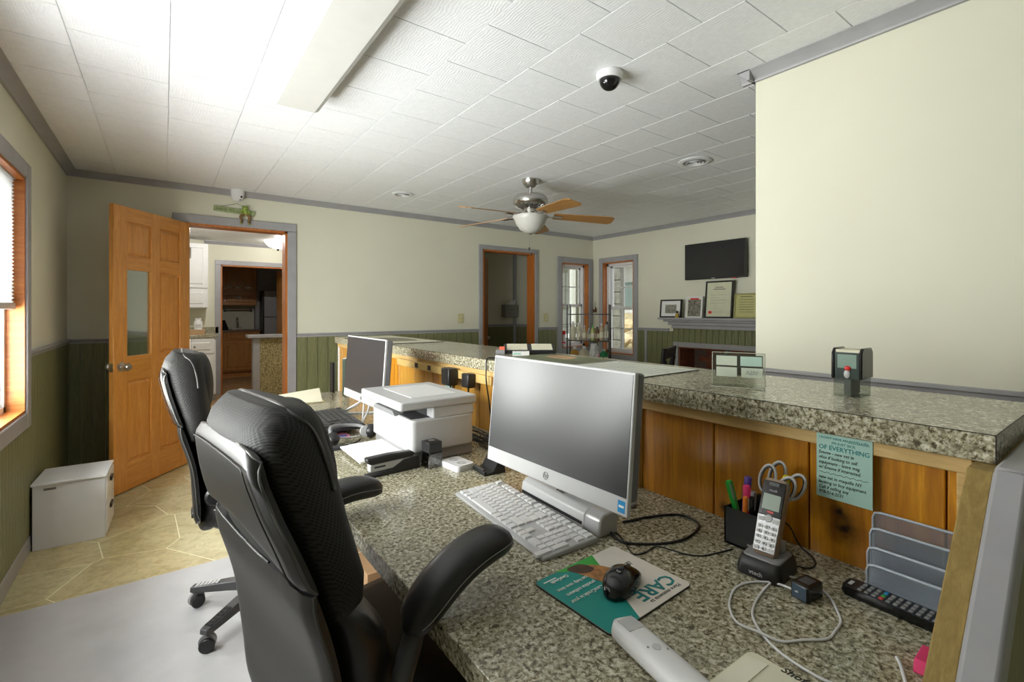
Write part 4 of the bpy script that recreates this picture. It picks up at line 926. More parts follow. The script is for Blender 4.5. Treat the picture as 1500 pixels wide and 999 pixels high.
# mesh file sorter, remote, eraser, note
fs = thing('file_sorter', 'grey wire mesh file sorter with four dividers by the remote', 'file sorter', (1.138, 0.275, ZD), 0)
def t_wire():
    t = NT('wire_mesh'); v = t.coords((1, 1, 1)); sp = t.n('ShaderNodeSeparateXYZ'); t.l(v, sp.inputs[0])
    fac = None
    for sgn in (1, -1):
        a_ = t.n('ShaderNodeMath', operation='MULTIPLY'); a_.inputs[1].default_value = 0.55 * sgn; t.l(sp.outputs['Y'], a_.inputs[0])
        b_ = t.n('ShaderNodeMath', operation='ADD'); t.l(a_.outputs[0], b_.inputs[0]); t.l(sp.outputs['Z'], b_.inputs[1])
        c_ = t.n('ShaderNodeMath', operation='MULTIPLY'); c_.inputs[1].default_value = 330; t.l(b_.outputs[0], c_.inputs[0])
        d_ = t.n('ShaderNodeMath', operation='FRACT'); t.l(c_.outputs[0], d_.inputs[0])
        e_ = t.n('ShaderNodeMath', operation='LESS_THAN'); e_.inputs[1].default_value = 0.15; t.l(d_.outputs[0], e_.inputs[0])
        if fac is None: fac = e_.outputs[0]
        else:
            m_ = t.n('ShaderNodeMath', operation='MAXIMUM'); t.l(fac, m_.inputs[0]); t.l(e_.outputs[0], m_.inputs[1]); fac = m_.outputs[0]
    t.col(lin((170, 180, 194))); t.set(0.4, 0.1)
    tr = t.n('ShaderNodeBsdfTransparent'); mx = t.n('ShaderNodeMixShader'); t.l(fac, mx.inputs[0]); t.l(tr.outputs[0], mx.inputs[1]); t.l(t.b.outputs[0], mx.inputs[2]); t.l(mx.outputs[0], t.out.inputs['Surface']); return t.m
WIRE = t_wire()
for k, (dx, hh, ya) in enumerate(((-0.040, 0.053, 0.062), (-0.016, 0.077, 0.068), (0.012, 0.105, 0.072), (0.037, 0.130, 0.075))):
    pts = [(dx, y_, z_) for y_, z_ in [(-0.072, 0.004)] + [(-0.072, hh - 0.012), (-0.069, hh - 0.003), (-0.06, hh)] + [(ya - 0.012, hh), (ya - 0.003, hh - 0.003), (ya, hh - 0.012)] + [(ya, 0.004)]]
    d_ = MB().tube(pts, 0.0030, 6, True).build('divider_frame', STEEL, fs, smooth=60)
    MB().prism([(-0.072, 0.004), (-0.072, hh - 0.006), (-0.066, hh), (ya - 0.006, hh), (ya, hh - 0.006), (ya, 0.004)], dx - 0.0004, dx + 0.0004, 'yz').build('divider_mesh', WIRE, d_)
MB().box(-0.043, -0.074, 0, 0.040, 0.074, 0.004).build('tray', STEEL, fs)
rm = thing('tv_remote', 'long black remote control lying in front of the mesh file sorter', 'remote', (1.066, 0.283, ZD), R(-93))
MB().ring_loft([[(x * s_, y * s_, z) for x, y in rrect(0.165, 0.046, 0.010)] for z, s_ in ((0, 0.95), (0.006, 1.0), (0.017, 0.97))]).build('remote_body', BLACKG, rm, smooth=35)
bsrc = None
for i in range(12):
    for j in range(3):
        lo_ = (-0.052 + i * 0.011, -0.013 + j * 0.013, 0.0165)
        if bsrc is None: bsrc = MB().taper(-0.0035, -0.0045, 0.0035, 0.0045, 0, 0.0018, 0.0008).build('remote_button', GREYP, rm, loc=lo_)
        elif i == 3: MB().taper(-0.0035, -0.0045, 0.0035, 0.0045, 0, 0.002, 0.0008).build('colour_button', (RED, GREEN, BLUE)[j], rm, loc=lo_)
        else: linked(bsrc, 'remote_button', rm, lo_)
MB().box(-0.074, -0.008, 0.0165, -0.068, 0.008, 0.0178).build('power_button', LGREY, rm)
er = thing('eraser', 'bright pink block eraser beside the sloping wall end', 'eraser', (0.935, 0.2135, ZD), R(3))
MB().prism([(-0.030, 0), (0.026, 0), (0.034, 0.014), (-0.020, 0.017)], -0.009, 0.009, 'xz').build('eraser_body', PINK, er, bevel=0.002)
nb = thing('note_sheet', 'mint green note with handwriting taped to the pine panel', 'note', (1.1645, 0.3995, 0.953), 0)
MB().prism([(-0.0515, -0.069), (0.0515, -0.068), (0.0515, 0.070), (-0.0515, 0.071)], -0.0006, 0.0006, 'yz').build('sheet', MINT, nb)
NX, NZ = (0, -1, 0), (0, 0, 1)
text('print', "I DON'T HAVE AN", 0.0066, INKT, nb, (-0.0008, 0.046, 0.060), NX, NZ); text('print', 'attitude.', 0.0115, INKT, nb, (-0.0008, -0.008, 0.059), NX, NZ, shear=0.35)
text('print', "I'M JUST SICK", 0.0075, INKT, nb, (-0.0008, 0.0, 0.050), NX, NZ, 'CENTER'); text('print', 'OF EVERYTHING', 0.0135, INKT, nb, (-0.0008, 0.0, 0.037), NX, NZ, 'CENTER', sx=0.93, bold=0.0001)
for q, ln in enumerate(('Emove - new vet in', 'ohio if looking to sell', 'equipment - leave msg', 'w/ Emove if interested.', '', 'new vet in maquille NY', 'looking to buy equipment', 'Call if selling any', '978-514-2031')):
    text('handwriting', ln, 0.0100, INK, nb, (-0.0008, 0.047, 0.0265 - q * 0.0108), NX, NZ, shear=0.2, sx=0.84) if ln else None
MB().tube([(-0.001, 0.045 - q * 0.0025, -0.0140 + 0.0012 * math.sin(q * 1.3)) for q in range(37)], 0.0004, 4).build('wavy_line', INK, nb)

# printer group
pr = thing('printer', 'white multifunction laser printer on the desk with paper feeding out', 'printer', (0.826, 1.742, ZD), 0)
hx, hy = 0.128, 0.195
MB().box(-hx + 0.01, -hy + 0.01, 0, hx, hy - 0.01, 0.045).build('base', GREYP, pr, bevel=0.006)
body = MB(); body.ring_loft([[(x, y, z) for x, y in rrect(2 * hx, 2 * hy, 0.02, 4)] for z in (0.04, 0.155)])
body.build('printer_body', LGREY, pr, bevel=0.006)
MB().box(-0.045, -hy + 0.0005, 0.152, hx - 0.001, hy - 0.001, 0.195).build('scanner_support', LGREY, pr, bevel=0.006)
MB().box(-0.047, -hy + 0.05, 0.158, -0.044, hy - 0.03, 0.194).build('output_slot', DARKG, pr)
MB().box(-hx + 0.010, -hy + 0.03, 0.154, -0.045, hy - 0.02, 0.158).build('output_tray', DARKG, pr)
MB().prism([(-0.10, 0), (-0.075, 0.018), (0.10, 0.018), (0.12, 0)], -hx - 0.012, -hx + 0.03, 'yz').build('control_panel', GREYP, pr, bevel=0.003).location = (0, 0.03, 0.152)
lid = MB().ring_loft([[(x - 0.018, y, z) for x, y in rrect(2 * hx + 0.055, 2 * hy + 0.012, 0.012, 4)] for z in (0.194, 0.224)]).build('scanner_lid', LGREY, pr, bevel=0.005)
MB().box(-0.10, -0.13, 0.224, 0.09, 0.14, 0.2252).build('lid_panel', WHITEP, lid)
MB().box(-hx - 0.115, -0.115, 0.010, -hx + 0.03, 0.135, 0.020).build('paper_tray', LGREY, pr)
MB().add([(-hx - 0.15, -0.105, 0.012), (-hx + 0.02, -0.105, 0.023), (-hx + 0.02, 0.115, 0.023), (-hx - 0.15, 0.125, 0.014), (-hx - 0.15, -0.105, 0.018), (-hx + 0.02, -0.105, 0.027), (-hx + 0.02, 0.115, 0.027), (-hx - 0.15, 0.125, 0.020)], [(0, 3, 2, 1), (4, 5, 6, 7), (0, 1, 5, 4), (1, 2, 6, 5), (2, 3, 7, 6), (3, 0, 4, 7)]).build('paper_sheets', PAPER, pr)
sp_ = thing('stapler', 'black and silver desk stapler in front of the printer', 'stapler', (0.625, 1.528, ZD), R(3))
MB().prism([(-0.10, 0), (-0.098, 0.008), (-0.02, 0.014), (0.03, 0.040), (0.085, 0.044), (0.09, 0)], -0.018, 0.018, 'xz').build('base', BLACKP, sp_, bevel=0.003)
MB().prism([(-0.088, 0.018), (-0.088, 0.042), (0.055, 0.052), (0.06, 0.036), (0.0, 0.018)], -0.014, 0.014, 'xz').build('magazine', SILVER, sp_, bevel=0.003)
MB().prism([(-0.095, 0.046), (-0.10, 0.064), (-0.02, 0.066), (0.06, 0.062), (0.075, 0.052), (0.06, 0.042), (-0.08, 0.040)], -0.016, 0.016, 'xz').build('handle', BLACKP, sp_, bevel=0.006)
MB().box(-0.074, -0.0146, 0.029, -0.036, -0.0138, 0.034).build('print_band', INK, sp_)
cd = thing('paperclip_dispenser', 'smoky clear paperclip dispenser with black lid beside the printer', 'dispenser', (0.756, 1.508, ZD), R(5))
MB().ring_loft([[(x * s_, y * s_, z) for x, y in rrect(0.052, 0.052, 0.003, 2)] for z, s_ in ((0, 1.05), (0.055, 1.0))]).build('clear_body', SMOKE, cd)
MB().ring_loft([[(x, y, z) for x, y in rrect(0.053, 0.053, 0.003, 2)] for z in (0.052, 0.088)]).build('lid', BLACKP, cd, bevel=0.003)
MB().lathe([(0.001, 0.0885), (0.011, 0.0885), (0.013, 0.090), (0.011, 0.0905), (0.001, 0.0885)], 16).build('magnet_ring', CHROME, cd, smooth=40)
rnd = random.Random(3); m = MB()
for q in range(22):
    o_ = Vector((rnd.uniform(-.018, .018), rnd.uniform(-.018, .018), rnd.uniform(.006, .034))); Mq = Euler((rnd.uniform(0, 6), rnd.uniform(0, 6), rnd.uniform(0, 6))).to_matrix()
    m.tube([o_ + Mq @ Vector(p) * 0.5 for p in [(-.012, -.004, 0), (.010, -.004, 0), (.013, 0, 0), (.010, .004, 0), (-.010, .004, 0), (-.012, .001, 0), (.006, .001, 0)]], 0.0006, 4)
pc = m.build('paperclips', CHROME, cd); pc['kind'] = 'stuff'
pk = thing('desk_gadget', 'small white square gadget with two dials by the paperclip dispenser', 'gadget', (0.822, 1.443, ZD), R(6))
MB().ring_loft([[(x * s_, y * s_, z) for x, y in rrect(0.075, 0.105, 0.014)] for z, s_ in ((0, 0.97), (0.012, 1), (0.020, 0.97))]).build('case', WHITEP, pk, smooth=35)
for yy in (-0.022, 0.024): MB().lathe([(0.012, 0.0195), (0.016, 0.0205), (0.0165, 0.0215), (0.012, 0.0215), (0.001, 0.0195)], 20, (0, yy, 0)).build('dial', LGREY, pk, smooth=40)
# headset under the far keyboard
hd = thing('headset', 'black and silver headset lying under the black keyboard', 'headset', (0.60, 2.02, ZD), 0)
MB().tube(smooth_path([(-0.055, -0.045, 0.030), (-0.035, 0.035, 0.052), (0.03, 0.075, 0.045), (0.09, 0.055, 0.040), (0.115, -0.01, 0.028)], 6), 0.008, 8).build('headband', GREYP, hd, smooth=60)
MB().ell((-0.055, -0.055, 0.028), 0.028, 0.036, 0.027).build('ear_cushion', BLACKP, hd, smooth=60); MB().ell((0.115, -0.02, 0.030), 0.030, 0.034, 0.029).build('ear_cushion', BLACKP, hd, smooth=60)
MB().lathe([(0.001, -0.006), (0.022, -0.006), (0.022, 0.006), (0.001, 0.006)], 20, (0.088, -0.028, 0.034), Matrix.Rotation(R(80), 4, 'X')).build('ear_cap', LGREY, hd, smooth=40)
MB().tube(smooth_path([(-0.05, -0.06, 0.035), (0.0, -0.055, 0.025), (0.06, -0.045, 0.020)], 6), 0.0035, 6).build('microphone_boom', SILVER, hd, smooth=60)
MB().ring_loft([[(x * s_ - 0.06, y * s_ - 0.115, z) for x, y in rrect(0.06, 0.035, 0.008)] for z, s_ in ((0, 1), (0.012, 0.9))]).build('call_pod', DARKG, hd, smooth=40)
cable('headset_cable', 'thin black headset cable trailing on the desk toward the printer', [(0.545, 1.965, 0.755), (0.58, 1.94), (0.64, 1.96), (0.67, 2.0)], 0.002, BLACKP)
fo = thing('file_folder', 'cream paper folder at the far end of the desk top', 'folder', (0.640, 3.10, ZD), R(-6))
MB().box(-0.15, -0.15, 0, 0.15, 0.13, 0.004).build('folder_back', plain('manila', (206, 196, 150), 0.7), fo)
MB().add([(-0.155, -0.15, 0.004), (0.135, -0.155, 0.004), (0.16, 0.14, 0.004), (-0.13, 0.12, 0.004), (-0.155, -0.15, 0.014), (0.135, -0.155, 0.008), (0.16, 0.14, 0.045), (-0.13, 0.12, 0.018)], [(0, 3, 2, 1), (4, 5, 6, 7), (0, 1, 5, 4), (1, 2, 6, 5), (2, 3, 7, 6), (3, 0, 4, 7)]).build('paper_stack', CREAM, fo, bevel=0.001)
bk = thing('binder', 'black binder standing on edge past the far computer', 'binder', (0.905, 3.265, ZD), R(10))
MB().box(-0.006, -0.02, 0, 0.006, 0.02, 0.20).build('cover', BLACKP, bk); MB().box(0.0055, 0.0, 0.004, 0.022, 0.018, 0.195).build('pages', plain('blue_grey_pages', (120, 134, 156), 0.6), bk)
gb = thing('ring_binder', 'dark green folder standing behind the far computer screen', 'binder', (0.955, 3.13, ZD), R(60))
MB().box(-0.05, -0.012, 0, 0.05, 0.012, 0.235).build('cover', plain('dark_green_card', (52, 66, 54), 0.5), gb, bevel=0.003); MB().box(-0.048, -0.009, 0.235, 0.048, 0.009, 0.237).build('pages', PAPER, gb)
# outlets, adapters, tangled cables
os_ = thing('outlet_strip', 'cream outlet strip with black sockets under the bar top', 'outlet strip', (1.1645, 2.15, 0.984), 0)
MB().box(-0.012, -0.42, -0.020, 0.0016, 0.62, 0.020).build('strip', plain('tan_strip', (206, 174, 108), 0.5), os_, bevel=0.002)
for yy in (0.34, 0.18, 0.02): MB().box(-0.0135, yy - 0.018, -0.012, -0.0115, yy + 0.018, 0.014).build('socket', BLACKP, os_)
for yy in (-0.24, -0.10): MB().box(-0.0135, yy - 0.018, -0.012, -0.0115, yy + 0.018, 0.014).build('socket', BLACKP, os_)
for k, (yy, zz, s_, lb) in enumerate(((2.055, 0.972, 1.15, 'larger black power adapter plugged in above the printer'), (1.885, 0.972, 0.9, 'smaller black power adapter plugged in between printer and computer'))):
    pa = thing('power_adapter', lb, 'power adapter', (1.151, yy, zz), 0, 'power adapters on the outlet strip')
    MB().box(-0.045 * s_, -0.034 * s_, -0.036 * s_, 0.0, 0.034 * s_, 0.036 * s_).build('adapter_body', BLACKP, pa, bevel=0.006)
    MB().lathe([(0.001, 0), (0.005, 0), (0.0035, -0.025), (0.001, -0.025)], 10, (-0.02, 0, -0.036 * s_)).build('strain_relief', BLACKP, pa, smooth=40)
mn = tag(MB().box(1.162, 2.10, 0.87, 1.1655, 2.17, 0.965).build('mint_card', MINT), 'pale mint card pinned below the outlet strip', 'card')
rnd = random.Random(5)
for k in range(7):
    ya_ = 2.055 if k < 4 else 1.885; n_ = k if k < 4 else k - 4; zl = 0.7525 + 0.0049 * k; y0 = rnd.uniform(1.48, 1.62); yd = (2.04, 2.02, 2.00, 1.98, 1.868, 1.854, 1.840)[k]
    P_ = smooth_path([(1.133 - 0.007 * n_, ya_ - 0.005 * n_, 0.912), (1.134 - 0.007 * n_, yd, 0.86), (1.130 - 0.007 * n_, yd - 0.004, zl + 0.030), (1.120 - 0.007 * n_, yd - 0.012, zl)] + [(rnd.uniform(1.005, 1.105), y0 + rnd.uniform(-0.15, 0.15), zl) for q in range(6)], 8)
    P_ = [Vector((p.x, p.y, max(p.z, zl) if q < 26 else zl)) for q, p in enumerate(P_)]
    tag(MB().tube(P_, 0.0022, 8).build('power_cable', BLACKP, smooth=60), 'black power cable in the tangle between the printer and the pine wall', 'cable', 'tangled cables behind the printer')
cable('hanging_cable', 'black cable hanging over the front edge of the bar top', [(1.30, 1.78, 1.0812), (1.20, 1.76, 1.0815), (1.150, 1.755, 1.082), (1.140, 1.75, 1.04), (1.138, 1.745, 0.98), (1.148, 1.74, 0.90), (1.158, 1.735, 0.80), (1.160, 1.73, 0.756)], 0.003, BLACKP)

# ================================================================== THINGS ON THE BAR
ac = thing('card_stand', 'clear acrylic stand holding four small payment cards on the bar', 'card stand', (1.318, 0.712, ZB), R(24))
MB().box(-0.002, -0.068, 0, 0.002, 0.068, 0.095).build('acrylic_plate', ACRYL, ac); MB().box(-0.045, -0.068, 0, 0.002, 0.068, 0.003).build('acrylic_foot', ACRYL, ac)
ES = plain('acrylic_edge', (196, 198, 180), 0.3)
MB().tube([(0, -0.068, 0.003), (0, -0.068, 0.095), (0, 0.068, 0.095), (0, 0.068, 0.003)], 0.0014, 5).build('bright_edge', ES, ac)
MB().tube([(-0.045, -0.068, 0.002), (-0.045, 0.068, 0.002)], 0.0014, 5).build('bright_edge', ES, ac)
MB().box(0.0022, -0.062, 0.030, 0.0032, 0.060, 0.088).build('backing_sheet', BLACKP, ac)
CARD = plain('pale_card', (206, 214, 196), 0.5); CARD2 = plain('mint_card_print', (186, 214, 200), 0.5)
for k, (yy, zz, mt) in enumerate(((0.030, 0.072, CARD), (-0.033, 0.072, CARD2), (0.030, 0.040, CARD), (-0.035, 0.040, CARD))):
    cc = MB().box(-0.0032, yy - 0.027, zz - 0.0135, -0.0022, yy + 0.027, zz + 0.0135).build('payment_card', mt, ac)
    if k == 3: text('mirrored_print', 'VISA', 0.016, plain('pale_visa_ink', (170, 182, 170), 0.6), cc, (-0.0036, yy, zz - 0.005), (0, 1, 0), (0, 0, 1), 'CENTER', bold=0.0005)
sm = thing('rubber_stamp', 'black self inking stamp with a red figure on its side standing on the bar', 'stamp', (1.420, 0.468, ZB), R(3))
sm.scale = (1.22, 1.22, 1.22)
MB().box(-0.034, -0.024, 0, 0.034, 0.024, 0.042).build('clear_skirt', clear('clear_skirt', (0.75, 0.78, 0.75, 1), 0.07, 0.2), sm, bevel=0.002)
MB().box(-0.030, -0.006, 0.002, 0.030, 0.006, 0.040).build('inner_frame', plain('inner_grey', (120, 124, 116), 0.8), sm)
MB().prism([(-0.038, 0.036), (0.038, 0.036), (0.038, 0.090), (0.028, 0.099), (-0.026, 0.099), (-0.036, 0.090)], -0.027, -0.021, 'xz').build('side_shell', BLACKG, sm, bevel=0.002)
MB().prism([(-0.038, 0.036), (0.038, 0.036), (0.038, 0.090), (0.028, 0.099), (-0.026, 0.099), (-0.036, 0.090)], 0.021, 0.027, 'xz').build('side_shell', BLACKG, sm, bevel=0.002)
MB().box(-0.035, -0.021, 0.036, 0.035, 0.021, 0.090).build('stamp_body', plain('dark_green_plastic', (48, 62, 56), 0.25), sm); MB().box(-0.030, -0.021, 0.090, 0.030, 0.021, 0.0955).build('top_plate', CREAM, sm)
MB().box(-0.0358, -0.017, 0.058, -0.0345, 0.016, 0.086).build('front_label', plain('pale_green_label', (120, 146, 132), 0.4), sm)
MB().ell((-0.036, -0.002, 0.058), 0.003, 0.006, 0.005, 12, 8).build('red_figure', RED, sm, smooth=60); MB().ell((-0.036, -0.001, 0.046), 0.003, 0.006, 0.009, 12, 8).build('figure_body', LGREY, sm, smooth=60)
pm = thing('counter_poster', 'white laminated sheet with faint lines lying flat on the bar', 'poster', (1.378, 1.165, ZB), R(1))
MB().box(-0.172, -0.185, 0, 0.172, 0.19, 0.003).build('backing', BLACKP, pm); MB().box(-0.170, -0.183, 0.003, 0.170, 0.188, 0.0035).build('sheet', plain('poster_white', (216, 220, 206), 0.35), pm)
for q in range(7): MB().box(-0.15 + q * 0.045, -0.16, 0.0035, -0.148 + q * 0.045, 0.15, 0.0038).build('printed_line', INKG, pm)
gm = thing('magazine', 'green landscape print laid flat on the bar beside the white sheet', 'magazine', (1.395, 1.575, ZB), R(2))
MB().box(-0.16, -0.21, 0, 0.16, 0.20, 0.004).build('pages', PAPER, gm); MB().box(-0.158, -0.208, 0.004, 0.158, 0.198, 0.0045).build('cover', plain('landscape_print', (104, 112, 78), 0.35, var=0.5, scale=9), gm)
blob([(0.02, -0.05), (0.13, 0.0), (0.12, 0.12), (0.03, 0.10)], 0.0045, plain('tan_print', (196, 160, 120), 0.4, var=0.3, scale=20), gm, 'cover_print')
fm = thing('magazine', 'flat magazine with pale cover near the far end of the bar', 'magazine', (1.37, 3.42, ZB + 0.0002), R(1))
MB().box(-0.20, -0.46, 0, 0.20, 0.42, 0.003).build('pages', BLACKP, fm); MB().box(-0.198, -0.458, 0.003, 0.198, 0.418, 0.0036).build('cover', plain('pale_print', (214, 210, 186), 0.35), fm)
blob([(-0.1, -0.2), (0.1, -0.25), (0.14, 0.1), (-0.05, 0.2)], 0.0036, plain('dark_print', (120, 116, 96), 0.4, var=0.6, scale=14), fm, 'cover_print')
tr_ = thing('display_tray', 'black tray with two cream windows standing on the bar behind the screen', 'tray', (1.50, 1.90, ZB), R(-36))
MB().prism([(-0.05, 0), (-0.045, 0.018), (0.06, 0.045), (0.07, 0)], -0.13, 0.13, 'yz').build('tray_body', BLACKP, tr_, bevel=0.004)
for xx in (-0.063, 0.063): MB().add([(xx - 0.052, -0.040, 0.0205), (xx + 0.052, -0.040, 0.0205), (xx + 0.052, 0.050, 0.0436), (xx - 0.052, 0.050, 0.0436), (xx - 0.052, -0.040, 0.0215), (xx + 0.052, -0.040, 0.0215), (xx + 0.052, 0.050, 0.0446), (xx - 0.052, 0.050, 0.0446)], [(0, 3, 2, 1), (4, 5, 6, 7), (0, 1, 5, 4), (1, 2, 6, 5), (2, 3, 7, 6), (3, 0, 4, 7)]).build('cream_window', CREAM, tr_)
tb = thing('card_box', 'grey card box with an orange tab on the bar behind the screen', 'box', (1.36, 1.955, ZB), R(-36))
MB().box(-0.022, -0.03, 0, 0.022, 0.03, 0.022).build('box_body', GREYP, tb, bevel=0.002); MB().box(-0.005, -0.02, 0.022, 0.02, 0.02, 0.036).build('orange_tab', plain('coral_tab', (236, 110, 80), 0.5), tb)
pl_ = thing('leaflet_stack', 'small stack of white leaflets on the bar beside the black tray', 'leaflets', (1.40, 1.84, ZB), R(-36))
MB().box(-0.04, -0.025, 0, 0.04, 0.03, 0.018).build('leaflets', PAPER, pl_); MB().box(-0.038, -0.0255, 0.004, 0.0, -0.0248, 0.014).build('printed_band', MINT, pl_)

# ================================================================== CEILING AND WALL FITTINGS
fx_ = thing('fluorescent_light', 'long flat fluorescent ceiling fixture with prismatic diffuser', 'ceiling light', (0.515, 0, ZC - 0.008), 0)
MB().box(-0.085, 0.3, -0.045, 0.085, 2.42, 0.0).build('fixture_pan', WHITE, fx_)
MB().ring_loft([[(x, y, z) for x, z in ((-0.115, -0.040), (-0.105, -0.082), (-0.085, -0.092), (0.085, -0.092), (0.105, -0.082), (0.115, -0.040))] for y in (0.25, 2.475)]).build('diffuser', plain('prismatic_diffuser', (206, 205, 202), 0.35, var=0.02, bump=0.3, bscale=400), fx_)
fan = thing('ceiling_fan', 'brushed nickel ceiling fan with five wooden blades and bowl light', 'ceiling fan', (2.413, 3.042, 0), 0)
MB().lathe([(0.001, ZC), (0.070, ZC), (0.070, ZC - 0.02), (0.060, ZC - 0.045), (0.035, ZC - 0.070), (0.001, ZC - 0.072)], 28).build('canopy', CHROME, fan, smooth=50)
MB().lathe([(0.001, 2.30), (0.014, 2.30), (0.014, 2.235), (0.001, 2.235)], 16).build('down_rod', CHROME, fan, smooth=50)
MB().lathe([(0.001, 2.242), (0.06, 2.242), (0.115, 2.232), (0.140, 2.205), (0.142, 2.170), (0.128, 2.150), (0.10, 2.135), (0.05, 2.125), (0.001, 2.125)], 36).build('motor_housing', CHROME, fan, smooth=50)
m = MB()
for q in range(20):
    a_ = 2 * PI * q / 20; m.bar((0.075 * math.cos(a_), 0.075 * math.sin(a_), 2.128), (0.128 * math.cos(a_), 0.128 * math.sin(a_), 2.147), 0.012, 0.006)
m.build('vent_ribs', CHROME, fan)
MB().lathe([(0.001, 2.126), (0.052, 2.126), (0.052, 2.078), (0.075, 2.070), (0.001, 2.068)], 24).build('switch_cup', CHROME, fan, smooth=50)
MB().lathe([(0.001, 2.070), (0.142, 2.066), (0.146, 2.056), (0.128, 2.030), (0.118, 2.000), (0.085, 1.955), (0.045, 1.930), (0.001, 1.925)], 36).build('light_bowl', FROST, fan, smooth=60)
MB().lathe([(0.001, 1.928), (0.016, 1.928), (0.010, 1.915), (0.001, 1.912)], 14).build('finial', CHROME, fan, smooth=50)
for xo, l_ in ((-0.012, 0.12), (0.012, 0.16)):
    c_ = MB().tube([(xo, 0, 1.93), (xo, 0, 1.93 - l_)], 0.0016, 5).build('pull_chain', CHROME, fan); MB().ell((xo, 0, 1.93 - l_ - 0.01), 0.006, 0.006, 0.013, 10, 8).build('chain_bob', BLACKP, c_, smooth=60)
bl = MB()
poly = [(0.19, -0.050), (0.66, -0.070), (0.692, -0.045), (0.692, 0.045), (0.66, 0.070), (0.19, 0.050)]
bm_ = Matrix.Rotation(R(-13), 4, 'X')
bl.add([tuple(bm_ @ Vector((x, y, z))) for z in (-0.003, 0.003) for x, y in poly], [tuple(range(5, -1, -1)), tuple(range(6, 12))] + [(i, (i + 1) % 6, 6 + (i + 1) % 6, 6 + i) for i in range(6)])
for k in range(5):
    a_ = R(42 + 72 * k)
    if k == 0: bsrc2 = bl.build('blade', BLADE, fan, loc=(0, 0, 2.078), rot=(0, R(3), a_)); bo = bsrc2
    else: bo = linked(bsrc2, 'blade', fan, (0, 0, 2.078), (0, R(3), a_))
    MB().bar((0.05, 0, 0.030), (0.16, 0, -0.008), 0.022, 0.006).bar((0.15, 0, -0.009), (0.26, 0, -0.007), 0.05, 0.004).build('blade_iron', CHROME, bo)
dc = thing('dome_camera', 'dark tinted dome camera on the ceiling tiles', 'security camera', (1.622, 1.471, ZC - 0.008), 0)
MB().lathe([(0.001, 0), (0.060, 0), (0.060, -0.018), (0.052, -0.030), (0.001, -0.030)], 28).build('mount', WHITEP, dc, smooth=40)
MB().ell((0, 0, -0.030), 0.046, 0.046, 0.046, 24, 16).build('tinted_dome', BLACKG, dc, smooth=60)
def vent(label, x, y, rr):
    v_ = thing('ceiling_vent', label, 'vent', (x, y, ZC - 0.008), 0, 'round ceiling vents')
    MB().lathe([(0.001, 0), (rr, 0), (rr, -0.004), (rr * 0.80, -0.012), (rr * 0.70, -0.010), (rr * 0.68, -0.003), (0.001, -0.003)], 32).build('flange', WHITEP, v_, smooth=40)
    MB().lathe([(0.001, -0.0032), (rr * 0.67, -0.0032), (rr * 0.67, -0.004), (0.001, -0.004)], 28).build('duct_plate', GREYP, v_)
    for f_ in (0.52, 0.33, 0.15): MB().lathe([(rr * (f_ - 0.09), -0.006), (rr * f_, -0.014), (rr * (f_ + 0.02), -0.012), (rr * (f_ - 0.07), -0.004), (rr * (f_ - 0.09), -0.006)], 28).build('cone', WHITEP, v_, smooth=40)
vent('round white ceiling vent beyond the black dome camera', 3.069, 1.975, 0.115); vent('round white ceiling vent between the fan and the wooden door', 1.764, 4.101, 0.095)
wc = thing('turret_camera', 'white two lens camera in the ceiling corner above the door', 'security camera', (0.530, 4.845, ZC - 0.056), 0)
MB().lathe([(0.001, 0.05), (0.055, 0.05), (0.055, 0.02), (0.050, -0.01), (0.036, -0.04), (0.012, -0.052), (0.001, -0.053)], 28).build('shell', WHITEP, wc, smooth=60)
for x_, z_ in ((0.022, -0.012), (0.012, -0.034)): MB().ell((x_, -0.040 + (0.012 if z_ < -.02 else 0), z_), 0.010, 0.008, 0.010, 14, 10).build('lens', BLACKG, wc, smooth=60)
sg_ = thing('hanging_sign', 'green wooden sign with a sitting frog hung above the doorway', 'sign', (0.51, 4.893, 2.185), 0)
MB().box(-0.16, -0.014, -0.022, 0.16, 0.002, 0.022).build('board', plain('sage_board', (158, 172, 124), 0.7, var=0.2, scale=40), sg_, bevel=0.004).rotation_euler = (0, R(3), 0)
text('sign_text', 'HANG TOUGH', 0.034, plain('dark_olive_ink', (70, 78, 50), 0.7), sg_, (-0.14, -0.0145, -0.005), (1, 0, -0.05), (0.05, 0, 1), sx=0.85)
MB().tube([(-0.13, -0.006, 0.02), (0.02, -0.004, 0.068), (0.13, -0.006, 0.012)], 0.0015, 5).build('hanging_wire', INK, sg_)
FG = plain('frog_green', (138, 160, 70), 0.6, var=0.2, scale=50); FB = plain('frog_brown', (122, 92, 50), 0.7, var=0.2, scale=50)
m = MB(); m.ell((0.08, -0.022, 0.0), 0.024, 0.016, 0.030, 14, 10); m.ell((0.08, -0.026, 0.030), 0.026, 0.018, 0.017, 14, 10); m.ell((0.066, -0.03, 0.046), 0.008, 0.008, 0.008, 10, 8); m.ell((0.094, -0.03, 0.046), 0.008, 0.008, 0.008, 10, 8)
m.tube(smooth_path([(0.060, -0.03, 0.012), (0.045, -0.035, -0.01), (0.065, -0.035, -0.02)], 5), 0.007, 8); m.tube(smooth_path([(0.100, -0.03, 0.012), (0.116, -0.035, -0.01), (0.096, -0.035, -0.02)], 5), 0.007, 8)
m.build('frog_body', FG, sg_, smooth=60)
for s_ in (-1, 1): MB().tube(smooth_path([(0.08 + s_ * 0.012, -0.028, -0.02), (0.08 + s_ * 0.036, -0.036, -0.05), (0.08 + s_ * 0.028, -0.032, -0.085), (0.08 + s_ * 0.034, -0.036, -0.110)], 5), [0.012] * 8 + [0.010] * 4 + [0.008] * 4, 8).build('frog_leg', FB, sg_, smooth=60)
